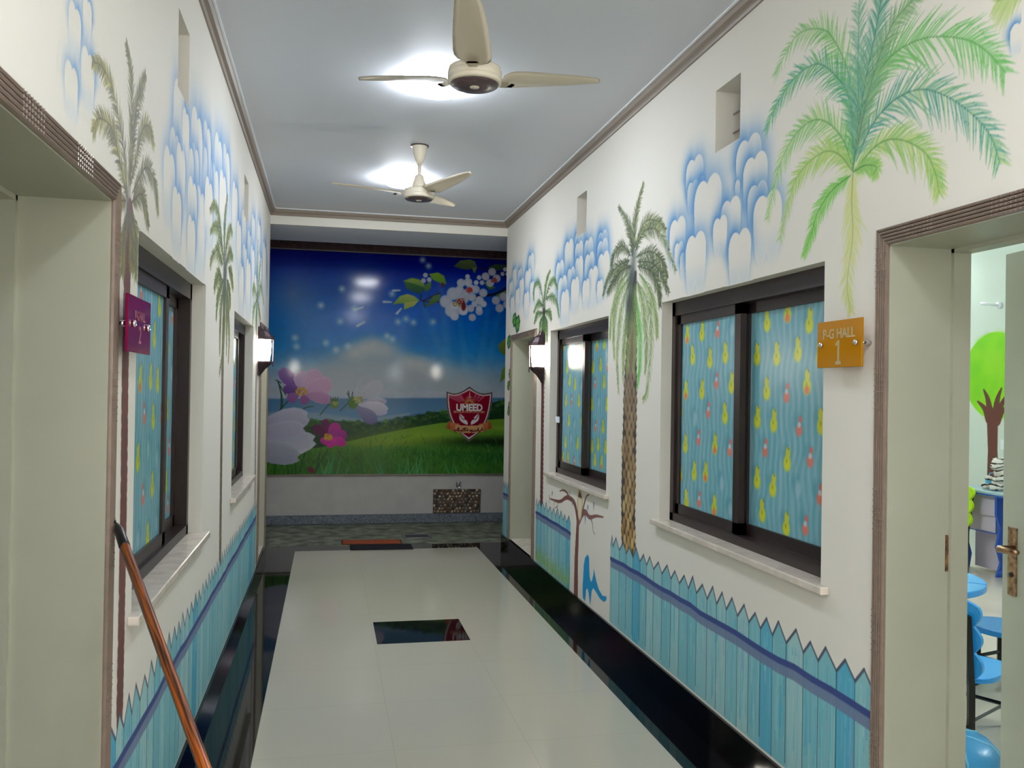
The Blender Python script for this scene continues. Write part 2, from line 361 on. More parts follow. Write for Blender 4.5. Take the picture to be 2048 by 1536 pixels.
# ------------------------------------------------------------------ paint: colour fields laid out on the wall in metres
class Canvas:
    def __init__(s, hs, zs, base):
        s.h = np.asarray(hs, float); s.z = np.asarray(zs, float)
        s.rgb = np.empty((len(s.z), len(s.h), 3)); s.rgb[:] = np.asarray(base, float)
        s.cov = np.zeros((len(s.z), len(s.h))); s.id = np.zeros((len(s.z), len(s.h)), int); s.cur = 1; s.base = np.asarray(base, float)
    def win(s, h0, h1, z0, z1):
        a, b = np.searchsorted(s.h, (h0, h1)); c, d = np.searchsorted(s.z, (z0, z1))
        if b-a < 1 or d-c < 1: return None
        return slice(c, d), slice(a, b), s.h[None, a:b], s.z[c:d, None]
    def put(s, sz, sh, al, col):
        al = np.broadcast_to(al, s.cov[sz, sh].shape)
        s.rgb[sz, sh] = s.rgb[sz, sh]*(1-al[..., None])+np.asarray(col, float)*al[..., None]
        s.cov[sz, sh] = np.maximum(s.cov[sz, sh], al); v = s.id[sz, sh]; v[(al > 0.12)] = s.cur
        w = (v == 0) & (al > 0.003); v[w] = s.cur
    def seg(s, p, q, w0, w1, col, a=1.0, soft=0.003):
        m = max(w0, w1)+soft; W = s.win(min(p[0], q[0])-m, max(p[0], q[0])+m, min(p[1], q[1])-m, max(p[1], q[1])+m)
        if W is None: return
        sz, sh, H, Z = W; dx, dz = q[0]-p[0], q[1]-p[1]; L2 = dx*dx+dz*dz+1e-12
        t = np.clip(((H-p[0])*dx+(Z-p[1])*dz)/L2, 0, 1); d = np.hypot(H-p[0]-t*dx, Z-p[1]-t*dz); w = w0+(w1-w0)*t
        s.put(sz, sh, a*np.clip((w-d)/soft+0.5, 0, 1), col)
    def line(s, pts, w, col, a=1.0, soft=0.003):
        n = len(pts)-1
        for i in range(n):
            w0 = w[i] if isinstance(w, (list, tuple)) else w; w1 = w[i+1] if isinstance(w, (list, tuple)) else w
            s.seg(pts[i], pts[i+1], w0, w1, col, a, soft)
    def poly(s, pts, col, a=1.0, soft=0.003, col2=None, vert=True):
        P = np.asarray(pts, float); W = s.win(P[:, 0].min()-soft, P[:, 0].max()+soft, P[:, 1].min()-soft, P[:, 1].max()+soft)
        if W is None: return
        sz, sh, H, Z = W; ins = np.zeros(np.broadcast(H, Z).shape, bool); dm = np.full(ins.shape, 1e9)
        for i in range(len(P)):
            x0, y0 = P[i]; x1, y1 = P[(i+1) % len(P)]
            if y0 != y1:
                c = ((y0 > Z) != (y1 > Z)) & (H < (x1-x0)*(Z-y0)/(y1-y0)+x0); ins ^= c
            dx, dz = x1-x0, y1-y0; t = np.clip(((H-x0)*dx+(Z-y0)*dz)/(dx*dx+dz*dz+1e-12), 0, 1)
            dm = np.minimum(dm, np.hypot(H-x0-t*dx, Z-y0-t*dz))
        al = a*np.clip(np.where(ins, dm, -dm)/soft+0.5, 0, 1)
        c = np.asarray(col, float)
        if col2 is not None:
            g = (Z-P[:, 1].min())/(np.ptp(P[:, 1])+1e-9) if vert else (H-P[:, 0].min())/(np.ptp(P[:, 0])+1e-9)
            g = np.clip(np.broadcast_to(g, ins.shape), 0, 1)[..., None]; c = c*g+np.asarray(col2, float)*(1-g)
        s.put(sz, sh, al, c)
    def blob(s, c, rx, rz, col, a=1.0, soft=0.3, pw=1.0):
        k = 1+soft; W = s.win(c[0]-rx*k, c[0]+rx*k, c[1]-rz*k, c[1]+rz*k)
        if W is None: return
        sz, sh, H, Z = W; r = np.hypot((H-c[0])/rx, (Z-c[1])/rz)
        s.put(sz, sh, a*np.clip((1+soft-r)/(2*soft), 0, 1)**pw, col)
    def cut(s, holes, m=0.0):
        for a, b, c, d in holes:
            W = s.win(a-m, b+m, c-m, d+m)
            if W: s.cov[W[0], W[1]] = 0; s.id[W[0], W[1]] = 0; s.rgb[W[0], W[1]] = s.base
    def mesh(s, name, ids, place, m, parent, thr=0.012):
        """one painted mesh out of the cells of the given items"""
        cov = s.cov > thr; keep = cov[:-1, :-1] | cov[1:, :-1] | cov[:-1, 1:] | cov[1:, 1:]
        iq = np.maximum(np.maximum(s.id[:-1, :-1], s.id[1:, :-1]), np.maximum(s.id[:-1, 1:], s.id[1:, 1:]))
        keep &= np.isin(iq, ids)
        rr, cc = np.nonzero(keep)
        if len(rr) == 0: return None
        nx = len(s.h); i0 = rr*nx+cc; quads = np.stack([i0, i0+1, i0+nx+1, i0+nx], 1)
        u, inv = np.unique(quads.ravel(), return_inverse=True)
        co = place(s.h[u % nx], s.z[u//nx]).astype(np.float32)
        inv = inv.reshape(-1, 4)
        a, b_, c = co[inv[0, 0]], co[inv[0, 1]], co[inv[0, 2]]
        nrm = np.cross(b_-a, c-b_)
        if (nrm*np.asarray(place.n)).sum() < 0: inv = inv[:, ::-1]
        me = bpy.data.meshes.new(name); n, k = len(u), len(inv)
        me.vertices.add(n); me.vertices.foreach_set('co', co.ravel())
        me.loops.add(4*k); me.loops.foreach_set('vertex_index', np.ascontiguousarray(inv).ravel().astype(np.int32))
        me.polygons.add(k); me.polygons.foreach_set('loop_start', np.arange(0, 4*k, 4, dtype=np.int32)); me.polygons.foreach_set('loop_total', np.full(k, 4, np.int32))
        me.update(calc_edges=True)
        ca = me.color_attributes.new('paint', 'FLOAT_COLOR', 'POINT')
        rgb = s2l(np.clip(s.rgb.reshape(-1, 3)[u], 0, 255)); ca.data.foreach_set('color', np.hstack([rgb, np.ones((n, 1))]).astype(np.float32).ravel())
        me.materials.append(m); return link(bpy.data.objects.new(name, me), parent)
class Place:
    def __init__(s, f, n): s.f, s.n = f, n
    def __call__(s, h, z): return s.f(h, z)
def on_x(x, n): return Place(lambda h, z: np.stack([np.full(len(h), x), h, z], 1), (n, 0, 0))
def on_y(y): return Place(lambda h, z: np.stack([h, np.full(len(h), y), z], 1), (0, -1, 0))
def paint_mat(name, rough, spec=0.4, coat=0.0, gain=1.0):
    m = mat(name, (200, 200, 200), rough, spec=spec, coat=coat); nt = m.node_tree
    a = nt.nodes.new('ShaderNodeVertexColor'); a.layer_name = 'paint'
    nt.links.new(a.outputs['Color'], nt.nodes['Principled BSDF'].inputs['Base Color']); return m
M_paint = paint_mat('mural paint', 0.6, spec=0.22)
def vnoise(shape, cells, seed):
    g = np.random.default_rng(seed).random((cells[0]+2, cells[1]+2)); y = np.linspace(0, cells[0], shape[0]); x = np.linspace(0, cells[1], shape[1])
    yi, xi = y.astype(int), x.astype(int); fy, fx = (y-yi)[:, None], (x-xi)[None]; fy = fy*fy*(3-2*fy); fx = fx*fx*(3-2*fx)
    A = g[np.ix_(yi, xi)]; B = g[np.ix_(yi, xi+1)]; C = g[np.ix_(yi+1, xi)]; D = g[np.ix_(yi+1, xi+1)]
    return (A*(1-fx)+B*fx)*(1-fy)+(C*(1-fx)+D*fx)*fy
def fbm(shape, cells, seed, o=4):
    r = 0; a = 0.5
    for k in range(o): r = r+a*vnoise(shape, (cells[0]*2**k, cells[1]*2**k), seed+k); a *= 0.5
    return r/(1-0.5**o)
def mixc(a, b, t): return tuple(np.asarray(a, float)*(1-t)+np.asarray(b, float)*t)
def spline(P, n):
    P = [np.asarray(p, float) for p in P]; P = [2*P[0]-P[1]]+P+[2*P[-1]-P[-2]]; out = []
    L = [0]; m = len(P)-3
    for i in range(n+1):
        t = i/n*m; k = min(int(t), m-1); f = t-k; a, b, c, d = P[k:k+4]
        out.append(0.5*((2*b)+(c-a)*f+(2*a-5*b+4*c-d)*f*f+(3*b-a-3*c+d)*f**3))
    return np.array(out)

def frond(cv, pts, L, n, c1, c2, rib=None, both=(1, 1), w=0.0032, a=0.85, droop=0.35):
    """one painted palm frond: a mid rib and two rows of curved brush strokes"""
    S = spline(pts, n*2); R = random
    tot = np.linalg.norm(np.diff(S, axis=0), axis=1).sum()
    for i in range(2, len(S)-1):
        f = i/(len(S)-1); t = S[min(i+1, len(S)-1)]-S[i-1]; t = t/(np.linalg.norm(t)+1e-9); nrm = np.array([-t[1], t[0]])
        ll = L*min(1.0, 0.35+2.0*f)*(1.0-0.72*max(0, f-0.25)/0.75)
        for sd, on in ((1, both[0]), (-1, both[1])):
            if not on or R.random() < 0.06: continue
            ang = math.radians(R.uniform(30, 52)); l = ll*R.uniform(0.75, 1.12)*on
            d = t*math.cos(ang)+nrm*sd*math.sin(ang); g = np.array([0, -droop*l])
            p0 = S[i]; p1 = p0+d*l*0.5+g*0.12; p2 = p0+d*l+g*0.5
            col = mixc(c1, c2, min(1, max(0, R.random()*0.9+0.25*(f-0.5))))
            aa = a*R.uniform(0.65, 1)
            cv.seg(p0, p1, w, w*0.85, col, aa, 0.004); cv.seg(p1, p2, w*0.85, 0.0006, col, aa, 0.004)
    rc = rib or mixc(c1, (40, 60, 50), 0.4)
    for i in range(len(S)-1):
        f = i/len(S); cv.seg(S[i], S[i+1], w*0.9*(1-0.7*f), w*0.9*(1-0.7*f), rc, 0.5, 0.003)

def PX(lst, org, scl, x):
    return [tuple(U(org[0]+a/scl, org[1]+b/scl, 'X', x)[1:]) for a, b in lst]

def puff(cv, c, r, two=True, deep=(66, 128, 190)):
    """airbrushed cloud lobe: blue haze outside the upper edge, bare wall inside"""
    rx = r; lobes = [(-0.42, 0.0, 0.60), (0.42, -0.03, 0.58)] if two else [(0, 0, 0.62)]
    h = r*1.5; W = cv.win(c[0]-rx*2.2, c[0]+rx*2.2, c[1]-h*2.6, c[1]+h*1.9)
    if W is None: return
    sz, sh, H, Z = W; X = (H-c[0])/r; Y = (Z-c[1])/r; d = np.full(np.broadcast(X, Y).shape, 9.0)
    for lx, lz, lr in lobes:
        yy = Y-lz; below = np.minimum(yy, 0)*0.30
        d = np.minimum(d, np.hypot((X-lx), np.where(yy > 0, yy*0.85, below))-lr)
    up = np.clip((Y+1.9)/1.7, 0, 1)
    wd = np.where(Y > -0.15, 0.40, 0.17+0.23*np.clip((Y+0.9)/0.75, 0, 1)); halo = np.where(d > 0, np.exp(-(np.maximum(d, 0)/wd)**1.35), 0)*up
    side = 0.50+0.50*np.clip(X*1.0+0.5, 0, 1)
    cv.put(sz, sh, np.clip(halo*side*0.90, 0, 1), deep)
    inside = np.clip(-d/0.05+0.5, 0, 1)*np.clip((Y+2.0)/1.2, 0, 1)
    al = inside; rgb = cv.rgb[sz, sh]; cv.rgb[sz, sh] = rgb*(1-al[..., None])+cv.base*al[..., None]
    # faint blue veil low inside the lobe
    veil = np.clip(-Y-0.55, 0, 1)*np.clip(-d/0.3+0.5, 0, 1)*np.clip((Y+2.3)/1.0, 0, 1)*0.28
    cv.put(sz, sh, veil, (140, 178, 215))

def fence(cv, y0, y1, tip, val, bot, rt, rb, pw, seed, dark=True):
    """painted picket fence: streaky blue boards, black outlines, a blue rail"""
    R = random.Random(seed); y = y0; marks = []
    while y < y1-0.02:
        w = min(pw*R.uniform(0.85, 1.12), y1-y); a, b = y, y+w; m = (a+b)/2+R.uniform(-0.1, 0.1)*w; tz = tip+R.uniform(-0.012, 0.012)
        c = mixc((156, 194, 194), (116, 178, 188), R.random())
        if R.random() < 0.10: c = mixc(c, (50, 150, 190), 0.6)
        poly = [(a, bot), (b, bot), (b, val), (m, tz), (a, val)]
        cv.poly(poly, c, 1.0, 0.003)
        for k in range(26):
            sx = R.uniform(a+0.004, b-0.004); z1 = R.uniform(bot, val); z2 = z1+R.uniform(0.05, 0.32)
            z2 = min(z2, val); col = R.choice([(70, 168, 200), (150, 208, 212), (170, 214, 212), (60, 150, 190), (150, 160, 190), (88, 186, 196)])
            cv.seg((sx, z1), (sx+R.uniform(-0.004, 0.004), z2), R.uniform(0.0015, 0.006), 0.0015, col, R.uniform(0.25, 0.6), 0.006)
        y += w; marks.append((a, b, m, tz))
    for a, b, m, tz in marks:
        cv.seg((b, bot+R.uniform(0, .05)), (b, val), 0.0022, 0.0022, (36, 58, 66), 0.9, 0.002)
        oc = (78, 84, 100)
        cv.seg((a, val), (m, tz), 0.0044, 0.0044, oc, 0.95, 0.003); cv.seg((m, tz), (b, val), 0.0056, 0.0056, oc, 0.95, 0.003)
    n = max(2, int((y1-y0)/0.12)); pts = [(y0+(y1-y0)*i/n, R.uniform(-0.006, 0.006)) for i in range(n+1)]
    for (a, da), (b, db) in zip(pts, pts[1:]):
        zc = (rt+rb)/2; hw = (rt-rb)/2
        cv.poly([(a, rb-0.012+da), (b, rb-0.012+db), (b, rt+db), (a, rt+da)], (108, 122, 152), 0.92, 0.004)
        cv.seg((a, rt-0.012+da), (b, rt-0.012+db), 0.013, 0.013, (58, 74, 130), 0.95, 0.004)

def grid_h(y0, y1, k=0.00125):
    out = [y0]
    while out[-1] < y1: out.append(out[-1]*(1+k))
    return np.array(out)

# ---- right wall ----------------------------------------------------------
cv = Canvas(grid_h(1.95, YEND-0.002), np.arange(ZB, 3.33, 0.0034), WALLC)
ITEMS_R = []
def item(name, label):
    cv.cur = len(ITEMS)+1; ITEMS.append((name, label))
ITEMS = ITEMS_R
item('cloud_painting', 'blue airbrushed clouds painted along the upper right wall')
g1 = [(1389, 343, 17), (1404, 365, 8), (1386, 380, 11), (1497, 310, 25), (1510, 343, 24), (1475, 372, 8), (1415, 398, 27), (1515, 394, 20), (1461, 427, 20), (1534, 424, 28), (1355, 464, 16), (1358, 500, 9), (1369, 518, 9), (1391, 500, 20), (1479, 493, 22), (1440, 455, 14)]
g2 = [(1158, 484, 9), (1205, 484, 10), (1138, 503, 9), (1177, 498, 9), (1158, 503, 8), (1205, 503, 11), (1179, 529, 10), (1207, 531, 12), (1120, 543, 8), (1158, 533, 8), (1142, 555, 8), (1186, 557, 10), (1200, 573, 6), (1125, 576, 9), (1130, 601, 8), (1150, 575, 8), (1172, 575, 7)]
g3 = [(1062, 526, 6), (1029, 550, 4), (1040, 550, 4), (1056, 557, 6), (1043, 573, 5), (1022, 576, 4), (1074, 580, 5), (1053, 599, 5), (1025, 606, 4), (1035, 590, 4), (1064, 575, 4)]
g0 = [(2040, 60, 20)]
for g in (g3, g2, g1, g0):
    for px, py, hw in g:
        a = U(px-hw, py, 'X', XR); b_ = U(px+hw, py, 'X', XR); c = U(px, py, 'X', XR); puff(cv, (c[1], c[2]), abs(a[1]-b_[1])/2, two=hw > 8 or g is g3 or g is g2)

def skirt(cv, x, org, scl, lst, L, n, c1, c2, **k):
    for p in lst: frond(cv, PX(p, org, scl, x), L, n, c1, c2, **k)
def tube_trunk(cv, pts, w, col, a=1.0):
    cv.line(pts, w, col, a, 0.004)

# near green palm
item('palm_painting', 'bright green palm crown painted on the right wall near the classroom doorway')
O3 = (1300, 0); S3 = 2.738
G1, G2, G3, YG = (96, 176, 84), (150, 200, 120), (60, 150, 128), (208, 208, 130)
fl = [([(1112, 940), (1110, 700), (1090, 420), (1020, 240), (940, 160), (800, 200), (680, 420)], G1, G2, 0.15),
      ([(1112, 900), (1095, 560), (1030, 430), (920, 350), (800, 420), (700, 560), (630, 720)], G3, G1, 0.13),
      ([(1135, 760), (1230, 450), (1330, 300), (1500, 210), (1700, 210), (1830, 270), (1950, 400)], G1, (120, 190, 110), 0.17),
      ([(1130, 880), (1220, 680), (1350, 540), (1500, 490), (1680, 560), (1850, 720), (1920, 900)], (56, 140, 132), (180, 205, 130), 0.15),
      ([(1115, 920), (1140, 600), (1140, 300), (1150, -120)], (96, 160, 130), (150, 190, 160), 0.16),
      ([(1118, 870), (1170, 500), (1240, 150), (1290, -150)], (56, 136, 116), (130, 180, 150), 0.16),
      ([(1125, 850), (1200, 500), (1320, 150), (1480, -40)], (110, 150, 110), (150, 190, 130), 0.14),
      ([(1112, 930), (1060, 770), (970, 670), (880, 665), (780, 760), (700, 940), (640, 1210)], G1, (176, 206, 120), 0.13),
      ([(1112, 940), (1040, 850), (960, 830), (860, 900), (780, 1030), (710, 1320)], (140, 190, 90), (190, 206, 110), 0.12),
      ([(1100, 960), (1000, 1040), (920, 1160), (880, 1290), (840, 1400)], (104, 184, 70), (150, 205, 110), 0.08),
      ([(1120, 930), (1250, 790), (1370, 765), (1500, 830), (1560, 940), (1585, 1060)], (120, 180, 90), (190, 206, 120), 0.12),
      ([(1115, 940), (1180, 905), (1240, 915), (1220, 960)], (120, 180, 90), (170, 205, 110), 0.06),
      ([(1112, 940), (1105, 1100), (1110, 1300), (1080, 1550), (1100, 1710)], YG, (190, 205, 140), 0.10),
      ([(2080, -120), (1985, -40), (1900, 10)], (170, 190, 130), (190, 205, 140), 0.10)]
# soft green ground under the crown
for p, c1, c2, L in fl:
    S = PX(p, O3, S3, XR); sp = spline(S, 24)
    for i in range(len(sp)-1):
        f = i/24; cv.seg(sp[i], sp[i+1], 0.03*(1-f)+0.008, 0.03*(1-f)+0.006, mixc(c2, WALLC, 0.45), 0.16, 0.05)
for p, c1, c2, L in fl: frond(cv, PX(p, O3, S3, XR), L*1.08, 34, c1, c2, w=0.0036)

# middle palm with the diamond trunk
item('palm_painting', 'shaggy dark green palm with scaly brown trunk painted between the right wall windows')
O4 = (1180, 360); S4 = 3.4914
tr = [tuple(U(x, y, 'X', XR)[1:]) for x, y in ((1271, 548), (1264, 650), (1261, 760), (1258, 900), (1256, 1000), (1257, 1101))]
wl = [0.022, 0.07, 0.107, 0.118, 0.118, 0.117]
for (a, b_), (w0, w1) in zip(zip(tr, tr[1:]), zip(wl, wl[1:])): cv.seg(a, b_, w0, w1, (74, 66, 60), 1.0, 0.006)
z_ = tr[-1][1]+0.005; row = 0; R_ = random.Random(5)
ty = lambda z: np.interp(z, [p[1] for p in tr[::-1]], [p[0] for p in tr[::-1]]); tw = lambda z: np.interp(z, [p[1] for p in tr[::-1]], wl[::-1])
while z_ < tr[1][1]:
    f = (z_-tr[-1][1])/(tr[1][1]-tr[-1][1]); hw = tw(z_); n = 3
    for k in range(n+1):
        u = (k+0.5*(row % 2)-n/2)/n*2*hw*0.92+R_.uniform(-0.006, 0.006)
        if abs(u) > hw*0.93: continue
        col = mixc(mixc((206, 176, 116), (150, 110, 60), R_.random()), (120, 108, 100), min(1, f*1.25)*0.8)
        cv.blob((ty(z_)+u, z_), 0.0265, 0.036*R_.uniform(0.8, 1.15), col, 0.95, 0.22)
        cv.blob((ty(z_)+u+0.005, z_+0.010), 0.012, 0.020, mixc(col, (240, 225, 180), 0.35*(1-f)), 0.5, 0.5)
    for sd in (-1, 1): cv.seg((ty(z_)+sd*hw, z_-0.01), (ty(z_)+sd*(hw+0.014), z_+0.014), 0.006, 0.001, (60, 52, 46), 0.9, 0.004)
    z_ += 0.050; row += 1
D1, D2, D3 = (50, 62, 46), (116, 128, 76), (160, 170, 96)
sk = [[(340, 650), (420, 780), (460, 950), (470, 1100)], [(320, 700), (400, 850), (430, 1100), (400, 1450), (370, 1530)], [(310, 750), (345, 1000), (350, 1250), (330, 1450)],
      [(270, 640), (200, 750), (150, 950), (140, 1110)], [(280, 700), (220, 900), (190, 1200), (200, 1490)], [(285, 750), (250, 1000), (235, 1200), (232, 1400)],
      [(300, 700), (290, 900), (270, 1150), (262, 1350)], [(315, 700), (320, 950), (315, 1150), (305, 1350)], [(330, 700), (375, 900), (395, 1150), (385, 1350)], [(275, 680), (190, 830), (165, 1050), (170, 1250)]]
for k, p in enumerate(sk): frond(cv, PX(p, O4, S4, XR), 0.085, 34, (96, 128, 74) if k != 2 else (84, 176, 70), (170, 186, 112) if k != 2 else (120, 200, 100), w=0.0036, droop=0.9)
sk2 = [[(300, 540), (275, 330), (200, 180)], [(305, 500), (320, 250), (375, 20)], [(310, 480), (380, 300), (470, 285), (530, 350)], [(315, 500), (370, 370), (450, 340), (520, 420), (600, 640)],
       [(320, 540), (420, 500), (500, 560), (540, 680)], [(330, 570), (430, 580), (500, 660), (550, 790)], [(285, 530), (225, 460), (165, 530), (150, 600)],
       [(280, 560), (200, 600), (130, 680), (90, 810)], [(290, 600), (215, 640), (160, 720), (120, 790)], [(330, 600), (430, 640), (480, 760), (490, 880)]]
for k, p in enumerate(sk2): frond(cv, PX(p, O4, S4, XR), 0.10, 40, D1, D3 if k in (1, 2, 3) else D2, w=0.0036)
cc = PX([(308, 520), (290, 690), (275, 860), (262, 1050)], O4, S4, XR)
for (a, b_), (w0, w1) in zip(zip(cc, cc[1:]), ((0.045, 0.06), (0.06, 0.055), (0.055, 0.02))): cv.seg(a, b_, w0, w1, (58, 70, 66), 0.62, 0.07)

# small palm behind the lantern
item('palm_painting', 'small palm with thin dark red trunk painted behind the right lantern')
O1 = (980, 400); S1 = 4.267
t3 = [tuple(U(x, y, 'X', XR)[1:]) for x, y in ((1088, 625), (1086, 700), (1085, 800), (1084, 900), (1083, 1003))]
cv.line(t3, 0.043, (98, 58, 54), 1.0, 0.006)
for k in range(40):
    f = k/40; p = np.array(t3[0])*(1-f)+np.array(t3[-1])*f
    for sd in (-1, 1): cv.blob((p[0]+sd*0.043, p[1]), 0.008, 0.014, (84, 46, 44), 0.9, 0.4)
    cv.blob((p[0]+random.uniform(-.02, .02), p[1]), 0.018, 0.014, mixc((130, 84, 70), (84, 46, 44), random.random()), 0.5, 0.5)
sm = [[(460, 900), (430, 740), (400, 700), (372, 770), (375, 850)], [(460, 880), (480, 700), (515, 600)], [(470, 860), (510, 720), (550, 680), (578, 760)], [(475, 850), (530, 820), (570, 880), (592, 1000)],
      [(455, 900), (410, 880), (372, 960)], [(450, 960), (400, 980), (378, 1055)], [(470, 950), (510, 960), (525, 1020)], [(460, 980), (430, 1060), (415, 1180)], [(465, 980), (482, 1060), (490, 1230)], [(460, 960), (450, 1080), (440, 1190)], [(462, 960), (468, 1100), (465, 1250)]]
for p in sm: frond(cv, PX(p, O1, S1, XR), 0.085, 26, (66, 96, 62), (140, 168, 96), w=0.005)
c0 = PX([(460, 930)], O1, S1, XR)[0]; cv.blob(c0, 0.05, 0.10, (56, 74, 58), 0.7, 0.6)

item('vine_painting', 'green leafy vine painted at the far end of the right wall')
for px, py, s_ in ((1029, 638, 1.0), (1035, 646, 1.2), (1018, 682, 1.0), (1024, 720, .6), (1020, 745, .7), (1022, 760, .8), (1017, 770, .7), (1022, 785, .6), (1019, 812, .8), (1017, 822, .6)):
    c = U(px, py, 'X', XR); hy_, hz_ = 0.10*s_, 0.065*s_
    p = [(c[1]-hy_, c[2]+0.01), (c[1]-hy_*0.5, c[2]+hz_), (c[1]+hy_*0.6, c[2]+hz_*0.7), (c[1]+hy_, c[2]-0.02), (c[1]+hy_*0.3, c[2]-hz_*1.3), (c[1]-hy_*0.6, c[2]-hz_)]
    cv.poly(p, (34, 66, 40), 0.95, 0.008)
    cv.poly([(c[1]+(a-c[1])*0.72, c[2]+(b_-c[2])*0.72) for a, b_ in p], (84, 158, 66), 0.95, 0.008)
    cv.seg((c[1]-hy_, c[2]+0.01), (c[1]+hy_*0.8, c[2]-0.02), 0.006, 0.003, (34, 66, 40), 0.9, 0.004)

item('picket_fence_painting', 'long blue picket fence painted low on the right wall under the near window')
fence(cv, 2.545, 5.262, 0.728, 0.668, ZB+0.012, 0.598, 0.545, 0.113, 3)
item('picket_fence_painting', 'short blue picket fence with green grass painted under the far right window')
fence(cv, 6.20, 7.30, 0.715, 0.655, ZB, 0.602, 0.548, 0.118, 4)
for k in range(260):
    y = random.uniform(6.21, 7.28); z = ZB+random.uniform(0, 0.05); cv.seg((y, z), (y+random.uniform(-.03, .03), z+random.uniform(0.04, 0.15)), 0.004, 0.001, random.choice([(150, 180, 84), (110, 160, 80), (178, 196, 100), (80, 140, 100)]), 0.7, 0.005)
item('picket_fence_painting', 'narrow strip of blue picket fence painted beyond the far right doorway')
fence(cv, 8.42, YEND-0.002, 0.715, 0.66, ZB, 0.60, 0.548, 0.11, 6)

item('bare_tree_painting', 'bare brown tree with a sleepy owl painted under the far right window')
O6 = (1030, 960); S6 = 5.485
def L6(l, w, c, a=1.0): cv.line([tuple(q) for q in spline(PX(l, O6, S6, XR), 16)], [w[0]+(w[1]-w[0])*i/16 for i in range(17)], c, a, 0.005)
BR = (120, 78, 72)
L6([(668, 1240), (672, 900), (682, 650), (690, 460)], (0.052, 0.030), BR)
L6([(690, 470), (672, 330), (640, 235), (570, 190), (500, 235), (440, 225), (385, 205)], (0.028, 0.006), BR)
L6([(600, 205), (570, 140), (530, 112), (490, 122)], (0.012, 0.004), BR)
L6([(470, 240), (465, 290), (440, 305)], (0.006, 0.002), BR)
L6([(695, 460), (735, 375), (775, 355), (820, 410), (890, 395), (970, 408)], (0.032, 0.005), (134, 92, 88))
L6([(735, 375), (760, 260), (785, 180), (815, 160)], (0.014, 0.004), BR)
L6([(830, 420), (850, 480), (858, 560), (880, 600)], (0.007, 0.002), (110, 110, 110))
for a, b_, c_ in (((800, 295), (795, 350), (80, 130, 170)), ((865, 265), (860, 330), (110, 130, 140)), ((772, 400), (770, 480), (60, 120, 170)), ((410, 140), (405, 180), (90, 110, 110)), ((600, 140), (598, 190), (130, 160, 160)), ((432, 240), (430, 275), (120, 160, 140)), ((628, 250), (628, 285), (110, 160, 170)), ((378, 180), (376, 260), (150, 150, 130))):
    q = PX([a, b_], O6, S6, XR); cv.seg(q[0], q[1], 0.014, 0.003, c_, 0.8, 0.008)
ow = PX([(714, 160), (712, 250), (708, 350)], O6, S6, XR)
cv.blob(ow[1], 0.062, 0.125, (206, 190, 160), 1, 0.08); cv.blob((ow[1][0], ow[1][1]-0.02), 0.04, 0.085, (222, 206, 172), 0.9, 0.2)
cv.poly([(ow[0][0]-0.05, ow[0][1]-0.02), (ow[0][0]+0.05, ow[0][1]-0.02), (ow[0][0]+0.01, ow[0][1]+0.035)], (96, 64, 50), 1, 0.004)
for sd in (-1, 1): cv.blob((ow[1][0]+sd*0.022, ow[1][1]+0.045), 0.015, 0.013, (90, 70, 60), 0.9, 0.2); cv.seg((ow[1][0]+sd*0.06, ow[1][1]+0.03), (ow[1][0]+sd*0.045, ow[1][1]-0.11), 0.004, 0.003, (120, 96, 76), 0.8)

item('blue_shape_painting', 'unfinished solid blue curved shape painted low on the right wall')
bl = [(800, 815), (770, 850), (755, 930), (748, 1060), (742, 1180), (744, 1290), (768, 1330), (776, 1270), (780, 1205), (795, 1190), (808, 1240), (818, 1330), (828, 1370), (834, 1300), (842, 1220), (858, 1185),
      (890, 1230), (930, 1300), (975, 1338), (1002, 1320), (1005, 1278), (960, 1270), (920, 1200), (893, 1110), (873, 1010), (865, 970), (860, 1040), (845, 1100), (832, 1120), (820, 1060), (815, 960), (815, 860)]
cv.poly(PX(bl, O6, S6, XR), (24, 142, 196), 1.0, 0.005)

cv.cut(R_WIN+[(R_DOOR[0]-0.06, R_DOOR[1]+0.056, 0, R_DOOR[3]+0.056), (R_DOOR2[0]-0.056, R_DOOR2[1]+0.056, 0, R_DOOR2[3]+0.056)]+R_VENT)
for k, (nm, lb) in enumerate(ITEMS):
    o = cv.mesh(nm, [k+1], on_x(XR-0.0003, -1), M_paint, wall_right)
    if o: o['label'] = lb

# ---- left wall -------------------------------------------------------------
cv = Canvas(grid_h(1.9, YEND-0.002), np.arange(0.10, 3.33, 0.0036), WALLC)
ITEMS = []
item('cloud_painting', 'blue airbrushed clouds painted along the upper left wall')
lg = [(517, 510, 3), (499, 500, 4), (485, 492, 4), (518, 474, 3), (507, 459, 3), (488, 456, 4), (520, 540, 3), (505, 530, 4), (490, 525, 4), (470, 440, 5), (470, 405, 5), (497, 555, 4), (483, 560, 4), (478, 475, 4), (512, 580, 3), (530, 560, 3), (529, 520, 3),
      (452, 343, 7), (437, 317, 7), (430, 376, 7), (446, 385, 6), (416, 346, 8), (414, 288, 7), (408, 320, 6), (394, 277, 10), (390, 328, 7), (379, 328, 8), (401, 427, 9), (418, 400, 7), (385, 400, 8), (383, 470, 7), (354, 262, 8), (359, 215, 10), (350, 303, 9), (362, 330, 8), (339, 343, 10), (354, 415, 8), (372, 250, 6),
      (176, 135, 15), (143, 160, 15), (62, -20, 12), (150, 40, 14), (175, 20, 10)]
for px, py, hw in lg:
    a = U(px-hw, py, 'X', XL); b_ = U(px+hw, py, 'X', XL); c = U(px, py, 'X', XL); puff(cv, (c[1], c[2]), abs(a[1]-b_[1])/2*(1.15 if px > 300 else 0.9), two=True, deep=(92, 140, 196))

